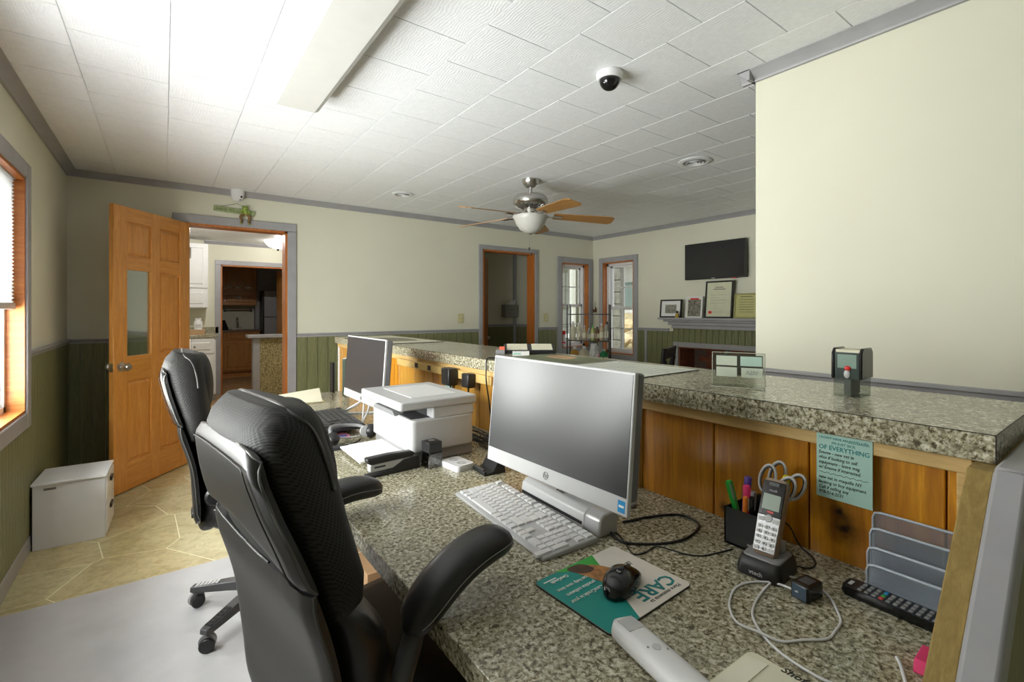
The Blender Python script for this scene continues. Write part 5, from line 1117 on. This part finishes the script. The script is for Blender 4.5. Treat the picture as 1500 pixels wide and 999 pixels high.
for s_ in (-1, 1): MB().ell((0.08 + s_ * 0.034, -0.04, -0.112), 0.010, 0.012, 0.007, 10, 8).build('frog_foot', FG, sg_, smooth=60)
for lb, x_ in (('double light switch plate on the wall beside the grey hall doorway', 2.832), ('double light switch plate between the hall doorway and the corner window', 4.152)):
    sw = thing('light_switch', lb, 'light switch', (x_, YB, 1.205), 0, 'cream double switch plates')
    MB().box(-0.040, -0.006, -0.058, 0.040, 0.001, 0.058).build('plate', plain('cream_plate_%d' % int(x_), (206, 198, 150), 0.4), sw, bevel=0.003)
    for q in (-0.022, 0.022): MB().box(-0.006, -0.013, q - 0.010, 0.006, -0.005, q + 0.008).build('toggle', CREAM, sw)

# ---- white box under the window
wx = thing('white_cabinet', 'low white cabinet box standing by the left wall near the door', 'cabinet', (-0.420, 3.565, 0), R(-2))
MB().box(-0.150, 0.006, 0, 0.150, 0.315, 0.348).build('cabinet_body', WHITEP, wx, bevel=0.002); MB().box(-0.156, -0.004, 0.348, 0.157, 0.325, 0.360).build('cabinet_top', WHITEP, wx, bevel=0.002)
for z0, z1 in ((0.02, 0.18), (0.186, 0.338)):
    d_ = MB().box(0.150, 0.012, z0, 0.158, 0.31, z1).build('drawer_front', WHITEP, wx, bevel=0.002); MB().box(0.158, 0.12, z1 - 0.05, 0.168, 0.20, z1 - 0.028).build('drawer_pull', BLACKP, d_)
MB().box(-0.105, 0.0045, 0.318, -0.055, 0.0062, 0.330).build('printed_label', INKG, wx)
# (fits the wall: the body reaches the wainscot)

# ================================================================== FAR SIDE OF THE ROOM
tv = thing('television', 'flat black television mounted above the mantel', 'television', (4.97, 2.961, 1.862), R(0))
MB().box(-0.02, -0.359, -0.207, 0.03, 0.359, 0.207).build('housing', BLACKP, tv, bevel=0.004); MB().box(-0.0215, -0.351, -0.192, -0.0195, 0.351, 0.200).build('screen', TVSCR, tv)
MB().box(0.03, -0.10, -0.08, 0.079, 0.10, 0.08).build('wall_mount', BLACKP, tv); MB().box(-0.022, -0.02, -0.203, -0.0195, 0.02, -0.196).build('logo_bar', LGREY, tv)
MB().box(-0.015, -0.26, -0.214, 0.0, -0.21, -0.206).build('red_indicator', RED, tv)
mt_ = thing('mantel_shelf', 'grey painted mantel shelf with stepped moulding below the television', 'mantel')
MB().box(4.85, 1.5, 1.190, XR + 0.001, 3.63, 1.215).build('shelf_board', TRIM, mt_, bevel=0.004)
for (p0, z0, z1, ye) in ((4.895, 1.165, 1.191, 3.585), (4.935, 1.125, 1.166, 3.545), (4.965, 1.085, 1.126, 3.515)):
    MB().box(p0, 1.5, z0, XR + 0.001, ye, z1).build('moulding', TRIM, mt_, bevel=0.008)
fpl = sroot('trim_fireplace')
MB().box(XR - 0.02, 3.47, 0, XR + 0.001, 3.54, 0.92).build('surround_board', TRIML, fpl, bevel=0.005); MB().box(XR - 0.0195, 1.4, 0.86, XR + 0.001, 3.47, 0.92).build('surround_board', TRIML, fpl, bevel=0.005)
fb = wall_x('wall_firebox', XR + 0.30, XR + 0.36, 1.6, 3.62, 1.1, [(2.55, 3.05, 0, 0.60)], plain('mortar', (96, 78, 68), 0.9))
B('firebox_side', plain('sooty_brick', (70, 44, 34), 0.9), (XR + 0.15, 3.47, 0), (XR + 0.30, 3.62, 1.0), fb); B('firebox_roof', BRICK, (XR + 0.15, 1.6, 0.86), (XR + 0.30, 3.62, 1.0), fb)
B('firebox_side', BRICK, (XR + 0.15, 1.6, 0), (XR + 0.30, 1.7, 1.0), fb)
B('firebox_lining', BRICK, (XR + 0.002, 3.452, 0), (XR + 0.30, 3.471, 0.862), fb); B('firebox_lining', BRICK, (XR + 0.002, 1.7, 0.845), (XR + 0.30, 3.452, 0.862), fb)
bs = None
for rw in range(11):
    for q in range(11):
        yy = 3.47 - 0.10 - q * 0.205 + (0.1 if rw % 2 else 0)
        if yy < 1.75 or yy > 3.35: continue
        if 2.55 < yy < 3.05 and rw < 8: continue
        lo_ = (XR + 0.29, yy, 0.04 + rw * 0.075)
        if bs is None: bs = MB().box(-0.03, -0.098, -0.032, 0.011, 0.098, 0.032).build('brick', BRICK, fb, bevel=0.003, loc=lo_)
        else: linked(bs, 'brick', fb, lo_)
SOOT = MATS['sooty_brick']   # a real recess with sooty walls
for a_, b_ in (((XR + 0.36, 2.50, 0), (XR + 0.76, 2.55, 0.65)), ((XR + 0.36, 3.05, 0), (XR + 0.76, 3.10, 0.65)), ((XR + 0.36, 2.55, 0.60), (XR + 0.76, 3.05, 0.65)), ((XR + 0.72, 2.55, 0), (XR + 0.76, 3.05, 0.60))): B('hearth_lining', SOOT, a_, b_, fb)
# frames on the mantel: leaning pictures
def frame(label, y0, y1, z1, fm_, mat_, pic, art):
    wy, hh = y1 - y0, z1 - 1.215
    f_ = thing('picture_frame', label, 'picture frame', (4.925, (y0 + y1) / 2, 1.2155), 0, 'frames on the mantel')
    tl_ = 0.10; rt_ = (0, tl_, 0); b = 0.016
    m_ = MB().box(0, -wy / 2, 0, 0.018, wy / 2, b).box(0, -wy / 2, hh - b, 0.018, wy / 2, hh).box(0, -wy / 2, b, 0.018, -wy / 2 + b, hh - b).box(0, wy / 2 - b, b, 0.018, wy / 2, hh - b)
    m_.build('frame_border', fm_, f_, rot=rt_); MB().box(0.008, -wy / 2 + 0.004, 0.004, 0.016, wy / 2 - 0.004, hh - 0.004).build('mount_board', mat_, f_, rot=rt_)
    for (a0, b0, a1, b1, mm) in pic: MB().box(0.0072, wy * (0.5 - a0), hh * b0, 0.0082, wy * (0.5 - a1), hh * b1).build(art, mm, f_, rot=rt_)
GP = plain('grey_photo', (140, 138, 124), 0.6, var=0.5, scale=30); GD = plain('mono_drawing', (120, 116, 104), 0.6, var=0.8, scale=40)
frame('black framed landscape photo with white mount on the mantel', 3.357, 3.655, 1.432, BLACKP, PAPER, [(0.24, 0.24, 0.76, 0.72, GP)], 'photograph')
frame('white framed monochrome picture with red heading on the mantel', 3.085, 3.300, 1.461, WHITEP, CREAM, [(0.12, 0.05, 0.88, 0.86, GD), (0.25, 0.86, 0.75, 0.93, RED)], 'picture')
frame('tall black framed certificate with a red seal on the mantel', 2.735, 3.057, 1.629, BLACKP, plain('certificate_paper', (204, 204, 176), 0.6), [(0.35, 0.82, 0.65, 0.835, INK), (0.28, 0.77, 0.72, 0.785, INK), (0.2, 0.62, 0.8, 0.625, INKG), (0.2, 0.55, 0.5, 0.555, INKG), (0.2, 0.48, 0.8, 0.485, INKG), (0.2, 0.40, 0.7, 0.405, INKG), (0.3, 0.16, 0.8, 0.165, INKG), (0.14, 0.12, 0.26, 0.19, RED)], 'certificate_print')
frame('thin framed yellow green lettered sheet at the end of the mantel', 2.455, 2.715, 1.481, plain('olive_frame', (150, 146, 96), 0.6), plain('yellow_sheet', (186, 182, 122), 0.6), [(0.25, 0.86, 0.75, 0.88, INK)] + [(0.2, 0.25 + 0.1 * q, 0.8, 0.262 + 0.1 * q, INK) for q in range(6)], 'sheet_print')
fg = thing('figurine', 'small yellow and black figurine in front of the black photo frame', 'figurine', (4.895, 3.385, 1.2155), 0)
MB().lathe([(0.001, 0), (0.026, 0), (0.022, 0.03), (0.014, 0.05), (0.001, 0.055)], 14).build('figurine_body', plain('gold_figure', (180, 150, 70), 0.5, var=0.3, scale=40), fg, smooth=60); MB().ell((0, 0, 0.066), 0.014, 0.014, 0.016, 12, 8).build('figurine_head', BLACKP, fg, smooth=60)

# two black dining chairs
def dining(label, loc, rz):
    r = thing('dining_chair', label, 'chair', loc, rz, 'black chairs near the fireplace')
    for sx_ in (-1, 1):
        MB().tube([(sx_ * 0.20, -0.21, 0.0), (sx_ * 0.20, -0.20, 0.45), (sx_ * 0.20, -0.25, 0.96)], 0.018, 8).build('back_post', BLACKP, r, smooth=60)
        MB().tube([(sx_ * 0.19, 0.20, 0.0), (sx_ * 0.19, 0.19, 0.44)], 0.018, 8).build('leg', BLACKP, r, smooth=60)
    MB().ring_loft([[(x, y, z) for x, y in rrect(0.44, 0.44, 0.05)] for z in (0.43, 0.47)]).build('seat', BLACKP, r, bevel=0.008)
    MB().prism([(-0.20, 0.86), (0.20, 0.86), (0.20, 0.955), (-0.20, 0.955)], -0.26, -0.235, 'xz').build('top_rail', BLACKP, r, bevel=0.005)
    MB().bar((-0.20, -0.225, 0.60), (0.20, -0.245, 0.86), 0.03, 0.03).bar((-0.20, -0.245, 0.86), (0.20, -0.225, 0.60), 0.03, 0.03).build('cross_brace', BLACKP, r)
    MB().bar((-0.20, -0.222, 0.58), (0.20, -0.222, 0.58), 0.02, 0.04).build('lower_rail', BLACKP, r)
dining('black cross back chair nearer the corner windows by the fireplace', (3.676, 2.92, 0), R(22)); dining('black cross back chair seen behind the acrylic card stand', (3.56, 2.30, 0), R(28))

# bottle rack in the corner
RC, RA = Vector((4.36, 4.30, 0)), R(38)
rk = thing('bottle_rack', 'black metal open rack with bottles in the corner by the windows', 'rack', RC, RA - R(90))
# local x: along the width (to the right seen from the room), y: away from the room
BM = plain('black_metal', (34, 33, 32), 0.4, 0.5)
for x_ in (-0.26, 0.26):
    for y_ in (-0.12, 0.12): MB().box(x_ - 0.0075, y_ - 0.0075, 0, x_ + 0.0075, y_ + 0.0075, 1.375).build('post', BM, rk)
for z_ in (0.30, 0.62, 0.925): MB().box(-0.27, -0.13, z_ - 0.012, 0.27, 0.13, z_).build('shelf', plain('dark_shelf_%d' % int(z_ * 100), (70, 58, 44), 0.5), rk)
for y_ in (-0.12, 0.12): MB().box(-0.26, y_ - 0.006, 1.245, 0.26, y_ + 0.006, 1.257).build('top_rail', BM, rk)
Mrk = Matrix.Translation(RC) @ Matrix.Rotation(RA - R(90), 4, 'Z')
def bottle(label, x, y, z, rr, h, body_m, cap_m, kind=0):
    p = Mrk @ Vector((x, y, z)); o = thing('bottle', label, 'bottle', p, 0, 'bottles on the corner rack')
    if kind == 0: MB().lathe([(0.001, 0), (rr, 0), (rr, h * 0.66), (rr * 0.4, h * 0.82), (rr * 0.38, h * 0.86), (0.001, h * 0.86)], 16).build('bottle_body', body_m, o, smooth=50)
    else: MB().ring_loft([[(a * s_, b * s_, zz) for a, b in rrect(rr * 2.1, rr * 1.5, rr * 0.4)] for zz, s_ in ((0, 0.97), (h * 0.7, 1), (h * 0.82, 0.5), (h * 0.86, 0.4))]).build('bottle_body', body_m, o, smooth=50)
    MB().lathe([(0.001, h * 0.855), (rr * 0.45, h * 0.855), (rr * 0.42, h), (0.001, h)], 14).build('cap', cap_m, o, smooth=50)
    MB().lathe([(rr * 1.01 if kind == 0 else rr * 1.08, h * 0.15), (rr * 1.01 if kind == 0 else rr * 1.08, h * 0.5), (rr * 0.9, h * 0.5), (rr * 0.9, h * 0.15), (rr * 1.01 if kind == 0 else rr * 1.08, h * 0.15)], 16).build('label_band', CREAM if body_m not in (CREAM,) else GREEN, o, smooth=50)
BT = [plain('bottle_cream', (214, 210, 190), 0.35), plain('bottle_grey', (158, 158, 148), 0.35), plain('bottle_tan', (190, 170, 140), 0.35), plain('bottle_lime', (170, 180, 110), 0.35), plain('bottle_brown', (120, 90, 66), 0.35)]
for q, (x_, rr, h_, mi, cm, lb) in enumerate(((-0.20, 0.036, 0.235, 0, WHITEP, 'large cream bottle at the end of the rack shelf by the wall'), (-0.125, 0.030, 0.225, 0, WHITEP, 'slim cream bottle next to the large cream bottle on the rack'), (-0.055, 0.026, 0.19, 2, LGREY, 'tan bottle on the rack shelf next to the cream bottles'), (0.0, 0.022, 0.15, 1, LGREY, 'short grey bottle in the middle of the rack shelf'), (0.05, 0.026, 0.19, 3, GREEN, 'lime bottle with green cap on the rack shelf'), (0.105, 0.027, 0.17, 4, BLACKP, 'brown bottle with black cap on the rack shelf'), (0.160, 0.028, 0.215, 2, WHITEP, 'tall tan bottle with white cap on the rack shelf'), (0.225, 0.034, 0.235, 1, BLACKP, 'wide grey bottle at the open end of the rack shelf'))):
    bottle(lb, x_, -0.03 + 0.02 * (q % 2), 0.925, rr, h_, BT[mi], cm, q % 2)
for (x_, rr, h_, mm, cm, lb) in ((-0.18, 0.05, 0.22, plain('amber_jug', (196, 150, 70), 0.3), WHITEP, 'amber jug with white cap on the low rack shelf'), (-0.06, 0.055, 0.23, plain('cream_jug', (214, 206, 180), 0.4), WHITEP, 'cream jug with white cap on the low rack shelf'), (0.19, 0.045, 0.20, plain('green_jug', (30, 130, 76), 0.35), LGREY, 'green jug at the open end of the low rack shelf')):
    bottle(lb, x_, -0.02, 0.62, rr, h_, mm, cm, 1)
p = Mrk @ Vector((0.07, -0.05, 0.62)); bg = thing('plastic_bag', 'crumpled white and pink plastic bag on the low rack shelf', 'bag', p, 0, None)
rnd = random.Random(9); rings = []
for k in range(11):
    u = k / 10; rad_ = 0.060 * (0.55 + 0.6 * math.sin(PI * (0.15 + u * 0.75))); rings.append([(rad_ * math.cos(a) * rnd.uniform(.75, 1.15), rad_ * .8 * math.sin(a) * rnd.uniform(.75, 1.15), u * 0.27) for a in [2 * PI * q / 14 for q in range(14)]])
MB().ring_loft(rings).build('bag_body', WHITEP, bg); MB().ell((0.03, -0.045, 0.12), 0.025, 0.02, 0.03, 8, 6).build('pink_print', plain('bag_pink', (224, 150, 170), 0.6), bg)
rb = thing('spray_can', 'white can with a red top on the corner window sill', 'can', (4.475, 4.862, 0.7815), 0)
rb.location = (4.50, 4.93, 0.795)
MB().lathe([(0.001, 0), (0.030, 0), (0.030, 0.17), (0.001, 0.17)], 18).build('can_body', WHITEP, rb, smooth=40); MB().lathe([(0.001, 0.17), (0.031, 0.17), (0.029, 0.225), (0.001, 0.225)], 18).build('can_cap', RED, rb, smooth=40)
MB().lathe([(0.0301, 0.05), (0.0305, 0.05), (0.0305, 0.07), (0.0301, 0.07), (0.0301, 0.05)], 18).build('pink_band', PINK, rb)
orn = thing('wall_ornament', 'small dark hanging ornament in the corner between the windows', 'ornament', (5.04, 4.84, 1.33), 0)
MB().tube([(-0.012, 0.0, 0.0), (-0.012, 0.0, 0.10)], 0.002, 5).build('cord', INK, orn)
for s_ in (-1, 1): MB().ell((-0.018, s_ * 0.016, -0.02), 0.012, 0.018, 0.04, 12, 8).build('wing', plain('ornament_brown_%d' % (s_ + 1), (86, 62, 44), 0.6), orn, smooth=60)
MB().ell((-0.026, 0, 0.005), 0.012, 0.012, 0.018, 12, 8).build('bead', CREAM, orn, smooth=60)

# ---- hall: towel dispenser
td = thing('towel_dispenser', 'grey paper towel dispenser with a towel sticking out in the hall', 'dispenser', (4.185, 5.82, 1.20), 0)
MB().box(-0.125, -0.10, 0, 0.125, -0.0, 0.19).build('dispenser_case', plain('dispenser_grey', (132, 130, 124), 0.4), td, bevel=0.012)
MB().add([(-0.08, -0.06, 0.185), (0.09, -0.06, 0.185), (0.105, -0.07, 0.275), (0.02, -0.03, 0.235), (-0.08, -0.05, 0.185), (0.09, -0.05, 0.185), (0.105, -0.06, 0.275), (0.02, -0.02, 0.235)], [(0, 1, 2, 3), (7, 6, 5, 4), (0, 1, 5, 4), (1, 2, 6, 5), (2, 3, 7, 6), (3, 0, 4, 7)]).build('towel', LGREY, td)
MB().lathe([(0.001, 0), (0.008, 0), (0.008, 0.003), (0.001, 0.003)], 12, (0, -0.10, 0.12), Matrix.Rotation(PI / 2, 4, 'X')).build('lock', BLACKP, td)

# ================================================================== KITCHEN BEYOND THE DOOR
def cab_door(parent, name, x0, x1, z0, z1, y, mat, pull=None):
    d_ = MB().box(x0, y - 0.02, z0, x1, y, z1).build(name, mat, parent, bevel=0.003); g = min(0.05, (z1 - z0) * 0.22)
    MB().add([(x0 + g, y - 0.0201, z0 + g), (x1 - g, y - 0.0201, z0 + g), (x1 - g, y - 0.0201, z1 - g), (x0 + g, y - 0.0201, z1 - g), (x0 + g + 0.014, y - 0.029, z0 + g + 0.014), (x1 - g - 0.014, y - 0.029, z0 + g + 0.014), (x1 - g - 0.014, y - 0.029, z1 - g - 0.014), (x0 + g + 0.014, y - 0.029, z1 - g - 0.014)], [(0, 3, 2, 1), (4, 5, 6, 7), (0, 1, 5, 4), (1, 2, 6, 5), (2, 3, 7, 6), (3, 0, 4, 7)]).build('raised_panel', mat, d_)
    if pull: MB().lathe([(0.001, 0), (0.006, 0), (0.006, 0.012), (0.014, 0.02), (0.012, 0.028), (0.001, 0.03)], 12, (pull[0], y - 0.0205, pull[1]), Matrix.Rotation(PI / 2, 4, 'X')).build('knob', CHROME, d_, smooth=50)
    return d_
u1 = thing('wall_cabinet', 'white wall cabinet with raised panel doors in the kitchen', 'cabinet')
MB().box(-0.3, 8.25, 1.335, 0.525, 8.6, 2.275).build('cabinet_body', WHITE, u1); cab_door(u1, 'cabinet_door', 0.10, 0.515, 1.63, 2.265, 8.25, WHITE); cab_door(u1, 'cabinet_door', -0.29, 0.09, 1.63, 2.265, 8.25, WHITE)
cab_door(u1, 'lower_door', 0.10, 0.515, 1.345, 1.62, 8.25, WHITE); cab_door(u1, 'lower_door', -0.29, 0.09, 1.345, 1.62, 8.25, WHITE)
u2 = thing('base_cabinet', 'white kitchen base cabinet with three drawers', 'cabinet')
MB().box(-0.3, 8.05, 0.10, 0.605, 8.598, 0.915).build('cabinet_body', WHITE, u2); MB().box(-0.3, 8.10, 0, 0.605, 8.598, 0.10).build('toe_kick', TRIM, u2)
for z0, z1 in ((0.69, 0.90), (0.42, 0.675), (0.13, 0.405)): cab_door(u2, 'drawer', 0.12, 0.585, z0, z1, 8.05, WHITE, (0.35, (z0 + z1) / 2)); cab_door(u2, 'drawer', -0.29, 0.11, z0, z1, 8.05, WHITE)
MB().box(-0.3, 8.02, 0.915, 0.625, 8.578, 0.955).build('worktop', GRAN, u2, bevel=0.004); MB().box(-0.3, 8.58, 0.955, 0.68, 8.6, 1.05).build('backsplash', GRAN, u2)
ct = thing('cardboard_tray', 'shallow cardboard tray on the white kitchen cabinet', 'tray', (0.33, 8.2, 0.955), R(-4)); MB().box(-0.15, -0.13, 0, 0.15, 0.13, 0.012).build('tray_floor', KRAFT, ct); MB().box(-0.15, -0.13, 0.012, 0.15, -0.122, 0.075).box(-0.15, 0.122, 0.012, 0.15, 0.13, 0.075).box(0.142, -0.122, 0.012, 0.15, 0.122, 0.075).box(-0.15, -0.122, 0.012, -0.142, 0.122, 0.075).build('tray_side', KRAFT, ct)
MB().box(-0.14, -0.12, 0.012, 0.14, 0.12, 0.07).build('packing', CREAM, ct)
kb2 = thing('pill_bottle', 'white supplement bottle standing on the cardboard tray', 'bottle', (0.40, 8.2, 1.025), 0); MB().lathe([(0.001, 0), (0.05, 0), (0.052, 0.11), (0.035, 0.135), (0.001, 0.135)], 18).build('bottle_body', WHITEP, kb2, smooth=50); MB().lathe([(0.001, 0.135), (0.037, 0.135), (0.037, 0.165), (0.001, 0.165)], 18).build('cap', WHITEP, kb2, smooth=50); MB().box(-0.03, -0.053, 0.03, 0.03, -0.045, 0.08).build('label_print', LGREY, kb2)
hf = S(MB().box(1.10, 7.86, 0, 2.5, 7.98, 0.90).build('wall_half_kitchen', WALL)); MB().box(1.14, 7.845, 0, 2.5, 7.861, 0.885).build('cork_panel', CORK, hf); MB().box(1.055, 7.835, 0, 1.141, 7.99, 0.90).build('end_trim', TRIML, hf)
MB().box(0.98, 7.78, 0.90, 2.5, 8.05, 0.945).build('cap', TRIM, hf, bevel=0.006)
LAMPG = NT('frosted_lamp_glass'); LAMPG.col(lin((214, 212, 206))); LAMPG.set(0.35)
_tr = LAMPG.n('ShaderNodeBsdfTransparent'); _tl = LAMPG.n('ShaderNodeBsdfTranslucent'); _m1 = LAMPG.n('ShaderNodeMixShader'); _m2 = LAMPG.n('ShaderNodeMixShader'); _m1.inputs[0].default_value = 0.3; _m2.inputs[0].default_value = 0.55
LAMPG.l(LAMPG.b.outputs[0], _m1.inputs[1]); LAMPG.l(_tl.outputs[0], _m1.inputs[2]); LAMPG.l(_m1.outputs[0], _m2.inputs[1]); LAMPG.l(_tr.outputs[0], _m2.inputs[2]); LAMPG.l(_m2.outputs[0], LAMPG.out.inputs['Surface']); LAMPG = LAMPG.m
def bulb(name, loc, power):
    d = bpy.data.lights.new(name, 'POINT'); d.energy = power; d.color = (1, 0.97, 0.92); d.shadow_soft_size = 0.0
    o = bpy.data.objects.new(name, d); C.objects.link(o); o.location = loc
bulb('bowl_light_bulb', (1.42, 8.05, ZC - 0.06), 7); bulb('flush_light_bulb', (0.62, 6.9, ZC - 0.03), 62)
kl = thing('bowl_light', 'frosted bowl ceiling light in the kitchen', 'ceiling light', (1.42, 8.05, ZC), 0); MB().lathe([(0.001, 0), (0.19, 0), (0.185, -0.03), (0.13, -0.085), (0.05, -0.115), (0.001, -0.118)], 28).build('bowl', LAMPG, kl, smooth=60); MB().lathe([(0.001, -0.116), (0.02, -0.116), (0.012, -0.15), (0.001, -0.152)], 14).build('finial', BLACKP, kl, smooth=50)
kl2 = thing('flush_light', 'flat round ceiling light in the kitchen', 'ceiling light', (0.62, 6.9, ZC), 0); MB().lathe([(0.001, 0), (0.17, 0), (0.165, -0.025), (0.10, -0.045), (0.001, -0.05)], 28).build('shade', LAMPG, kl2, smooth=60); MB().lathe([(0.171, 0), (0.18, 0), (0.18, -0.015), (0.171, -0.015), (0.171, 0)], 28).build('ring', CHROME, kl2, smooth=50)
# back pantry: wood cabinets, sink and refrigerator
w1 = thing('wood_wall_cabinet', 'brown wooden wall cabinet in the back pantry', 'cabinet'); MB().box(0.80, 10.85, 1.41, 1.52, 11.2, 2.22).build('cabinet_body', CABW, w1)
cab_door(w1, 'cabinet_door', 0.93, 1.50, 1.70, 2.20, 10.85, CABW, (0.97, 1.74)); cab_door(w1, 'lower_door', 0.93, 1.50, 1.42, 1.66, 10.85, CABW, (0.97, 1.50))
for x_, z_ in ((1.04, 1.755), (1.19, 1.745), (1.36, 1.75), (1.19, 1.55)): MB().box(x_ - 0.05, 10.815, z_, x_ + 0.05, 10.829, z_ + 0.03).build('paper_label', PAPER, w1)
w2 = thing('wood_base_cabinet', 'brown wooden base cabinet with dark worktop in the back pantry', 'cabinet'); MB().box(0.80, 10.65, 0.12, 1.55, 11.2, 0.89).build('cabinet_body', CABW, w2); MB().box(0.80, 10.72, 0, 1.55, 11.2, 0.12).build('toe_kick', CABW, w2)
cab_door(w2, 'cabinet_door', 0.93, 1.52, 0.15, 0.70, 10.65, CABW); cab_door(w2, 'drawer', 0.93, 1.52, 0.735, 0.875, 10.65, CABW); MB().box(0.80, 10.62, 0.89, 1.57, 11.2, 0.925).build('worktop', plain('brown_worktop', (120, 96, 72), 0.3, var=0.2, scale=60), w2)
fc = thing('faucet', 'chrome gooseneck faucet behind the pantry worktop', 'faucet', (1.18, 10.95, 0.925), 0); MB().tube(smooth_path([(0, 0, 0), (0, 0, 0.16), (0.0, -0.05, 0.23), (0.0, -0.12, 0.20), (0, -0.13, 0.15)], 6), 0.013, 8).build('spout', CHROME, fc, smooth=60); MB().box(-0.10, -0.03, 0, 0.10, 0.03, 0.025).build('base_plate', CHROME, fc, bevel=0.006)
for s_ in (-1, 1): MB().lathe([(0.001, 0.024), (0.018, 0.024), (0.014, 0.07), (0.001, 0.07)], 12, (s_ * 0.07, 0, 0)).build('handle', WHITEP, fc, smooth=50)
tr2 = thing('towel_rail', 'brown metal towel rail on the pantry wall above the faucet', 'rail', (1.23, 11.15, 1.31), 0); MB().tube([(-0.22, 0, 0), (0.22, 0, 0)], 0.010, 8).build('bar', plain('bronze', (96, 74, 54), 0.4, 0.5), tr2)
for s_ in (-1, 1): MB().lathe([(0.001, -0.05), (0.03, -0.05), (0.024, 0.02), (0.001, 0.02)], 14, (s_ * 0.23, 0, 0), Matrix.Rotation(PI / 2, 4, 'X')).build('bracket', BLACKP, tr2, smooth=50)
kd = thing('knife_block', 'black angled block on the pantry worktop', 'knife block', (0.93, 10.85, 0.925), R(20)); MB().prism([(-0.07, 0), (0.09, 0), (0.02, 0.19), (-0.07, 0.20)], -0.06, 0.06, 'xz').build('block', BLACKP, kd, bevel=0.004); MB().box(-0.05, -0.03, 0.19, -0.03, 0.03, 0.22).build('handles', DARKG, kd)
rf = thing('refrigerator', 'grey steel refrigerator with two doors in the back pantry', 'refrigerator', (1.92, 10.60, 0), 0); SS = plain('stainless', (176, 176, 178), 0.35, 0.3)
MB().box(-0.33, 0.03, 0.03, 0.33, 0.38, 1.70).build('case', BLACKP, rf); MB().box(-0.33, -0.03, 1.18, 0.33, 0.028, 1.70).build('freezer_door', SS, rf, bevel=0.006); MB().box(-0.33, -0.03, 0.06, 0.33, 0.028, 1.17).build('fridge_door', SS, rf, bevel=0.006)
MB().box(-0.335, -0.055, 0.60, -0.305, -0.028, 1.70).build('handle_strip', BLACKP, rf, bevel=0.004)
pd = S(MB().box(1.655, 8.73, 0.02, 1.69, 9.5, 2.0).build('door_5', DOORW))

# ================================================================== OUTSIDE THE WINDOWS
S(B('ground_outside', plain('gravel', (150, 144, 128), 0.9, var=0.4, scale=20), (XR + 0.5, -6, -0.3), (16, 16, -0.12)))
tag_ = thing('shed', 'white and grey shed seen through the corner window', 'building', (9.0, 7.6, -0.12), R(-6))
MB().box(0, -2.4, 0, 3, 2.6, 2.6).build('wall', plain('white_siding', (232, 232, 228), 0.7), tag_); MB().box(-0.3, -2.7, 2.6, 3.3, 2.9, 3.1).build('roof', plain('grey_roof', (130, 128, 124), 0.8), tag_)
MB().box(-0.03, -1.9, 1.5, 0.0, 1.4, 2.1).build('window_band', plain('grey_green_glass', (130, 146, 142), 0.2), tag_)
stn = thing('stone_pillar', 'grey stone pillar outside the corner window', 'pillar', (7.0, 6.15, -0.12), 0)
MB().box(-0.25, -0.3, 0, -0.15, 0.35, 2.9).build('mortar_core', plain('pillar_mortar', (104, 102, 96), 0.9), stn); rnd = random.Random(21); SG = plain('grey_stone', (118, 116, 108), 0.85, var=0.3, scale=12)
for rw in range(13):
    yy = -0.3
    while yy < 0.33:
        w_ = rnd.uniform(0.12, 0.26); MB().box(-0.285, yy + 0.006, rw * 0.22 + 0.006, -0.2, min(yy + w_, 0.36) - 0.006, (rw + 1) * 0.22 - 0.006).build('stone', SG, stn, bevel=0.012); yy += w_
rnd = random.Random(4); RKM = [plain('tan_rock', (206, 186, 146), 0.85, var=0.25, scale=6), plain('buff_rock', (222, 204, 168), 0.85, var=0.25, scale=6)]
for rw in range(4):
    for q in range(9):
        rr_ = random.Random(rw * 31 + q); s_ = 0.16; x_ = 7.35 + rw * 0.36; y_ = 4.1 + q * 0.40 + (0.2 if rw % 2 else 0); z_ = 0.06 + rw * 0.30; rings = []
        if y_ > 7.15 or (5.5 < y_ < 6.75 and x_ < 7.45): continue
        for k in range(6):
            th = -PI / 2 + PI * (k + 0.3) / 5.6; rings.append([(s_ * 1.05 * math.cos(th) * math.cos(a_) * rr_.uniform(.8, 1.1), s_ * 1.15 * math.cos(th) * math.sin(a_) * rr_.uniform(.8, 1.1), s_ * 0.95 * math.sin(th)) for a_ in [2 * PI * j / 8 for j in range(8)]])
        rk_ = MB().ring_loft(rings).build('boulder', RKM[(q + rw) % 2], loc=(x_, y_, z_)); tag(rk_, 'tan boulder in the rock bank outside the corner window', 'rock', 'boulders of the bank outside')
S(MB().prism([(7.25, -0.2), (8.95, -0.2), (8.95, 1.25), (8.55, 1.05)], 3.6, 8.2, 'xz').build('ground_bank', plain('bank_soil', (170, 156, 122), 0.9, var=0.3)))
nbld = thing('neighbour_house', 'grey house with dark green windows seen through the back window', 'building', (6.3, 8.4, -0.12), 0)
MB().box(-1.6, 0, 0, 2.2, 2.5, 3.4).build('wall', plain('olive_siding', (96, 98, 80), 0.8), nbld)
for x_ in (-1.15, -0.45, 0.25, 0.95): f_ = MB().box(x_ - 0.28, -0.03, 1.25, x_ + 0.28, 0.0, 2.35).build('window', WHITEP, nbld); MB().box(x_ - 0.22, -0.04, 1.31, x_ + 0.22, -0.028, 2.29).build('pane', plain('dark_glass_%d' % int(x_ * 100), (44, 62, 56), 0.15), f_)
for x_ in (-0.85, 0.0, 0.85): MB().box(x_ - 0.05, -0.9, 0, x_ + 0.05, -0.8, 3.0).build('porch_post', plain('post_paint_%d' % int(x_ * 100), (216, 216, 206), 0.6), nbld)
MB().box(-1.6, -0.95, 0.85, 2.2, -0.88, 0.93).build('porch_rail', WHITEP, nbld)
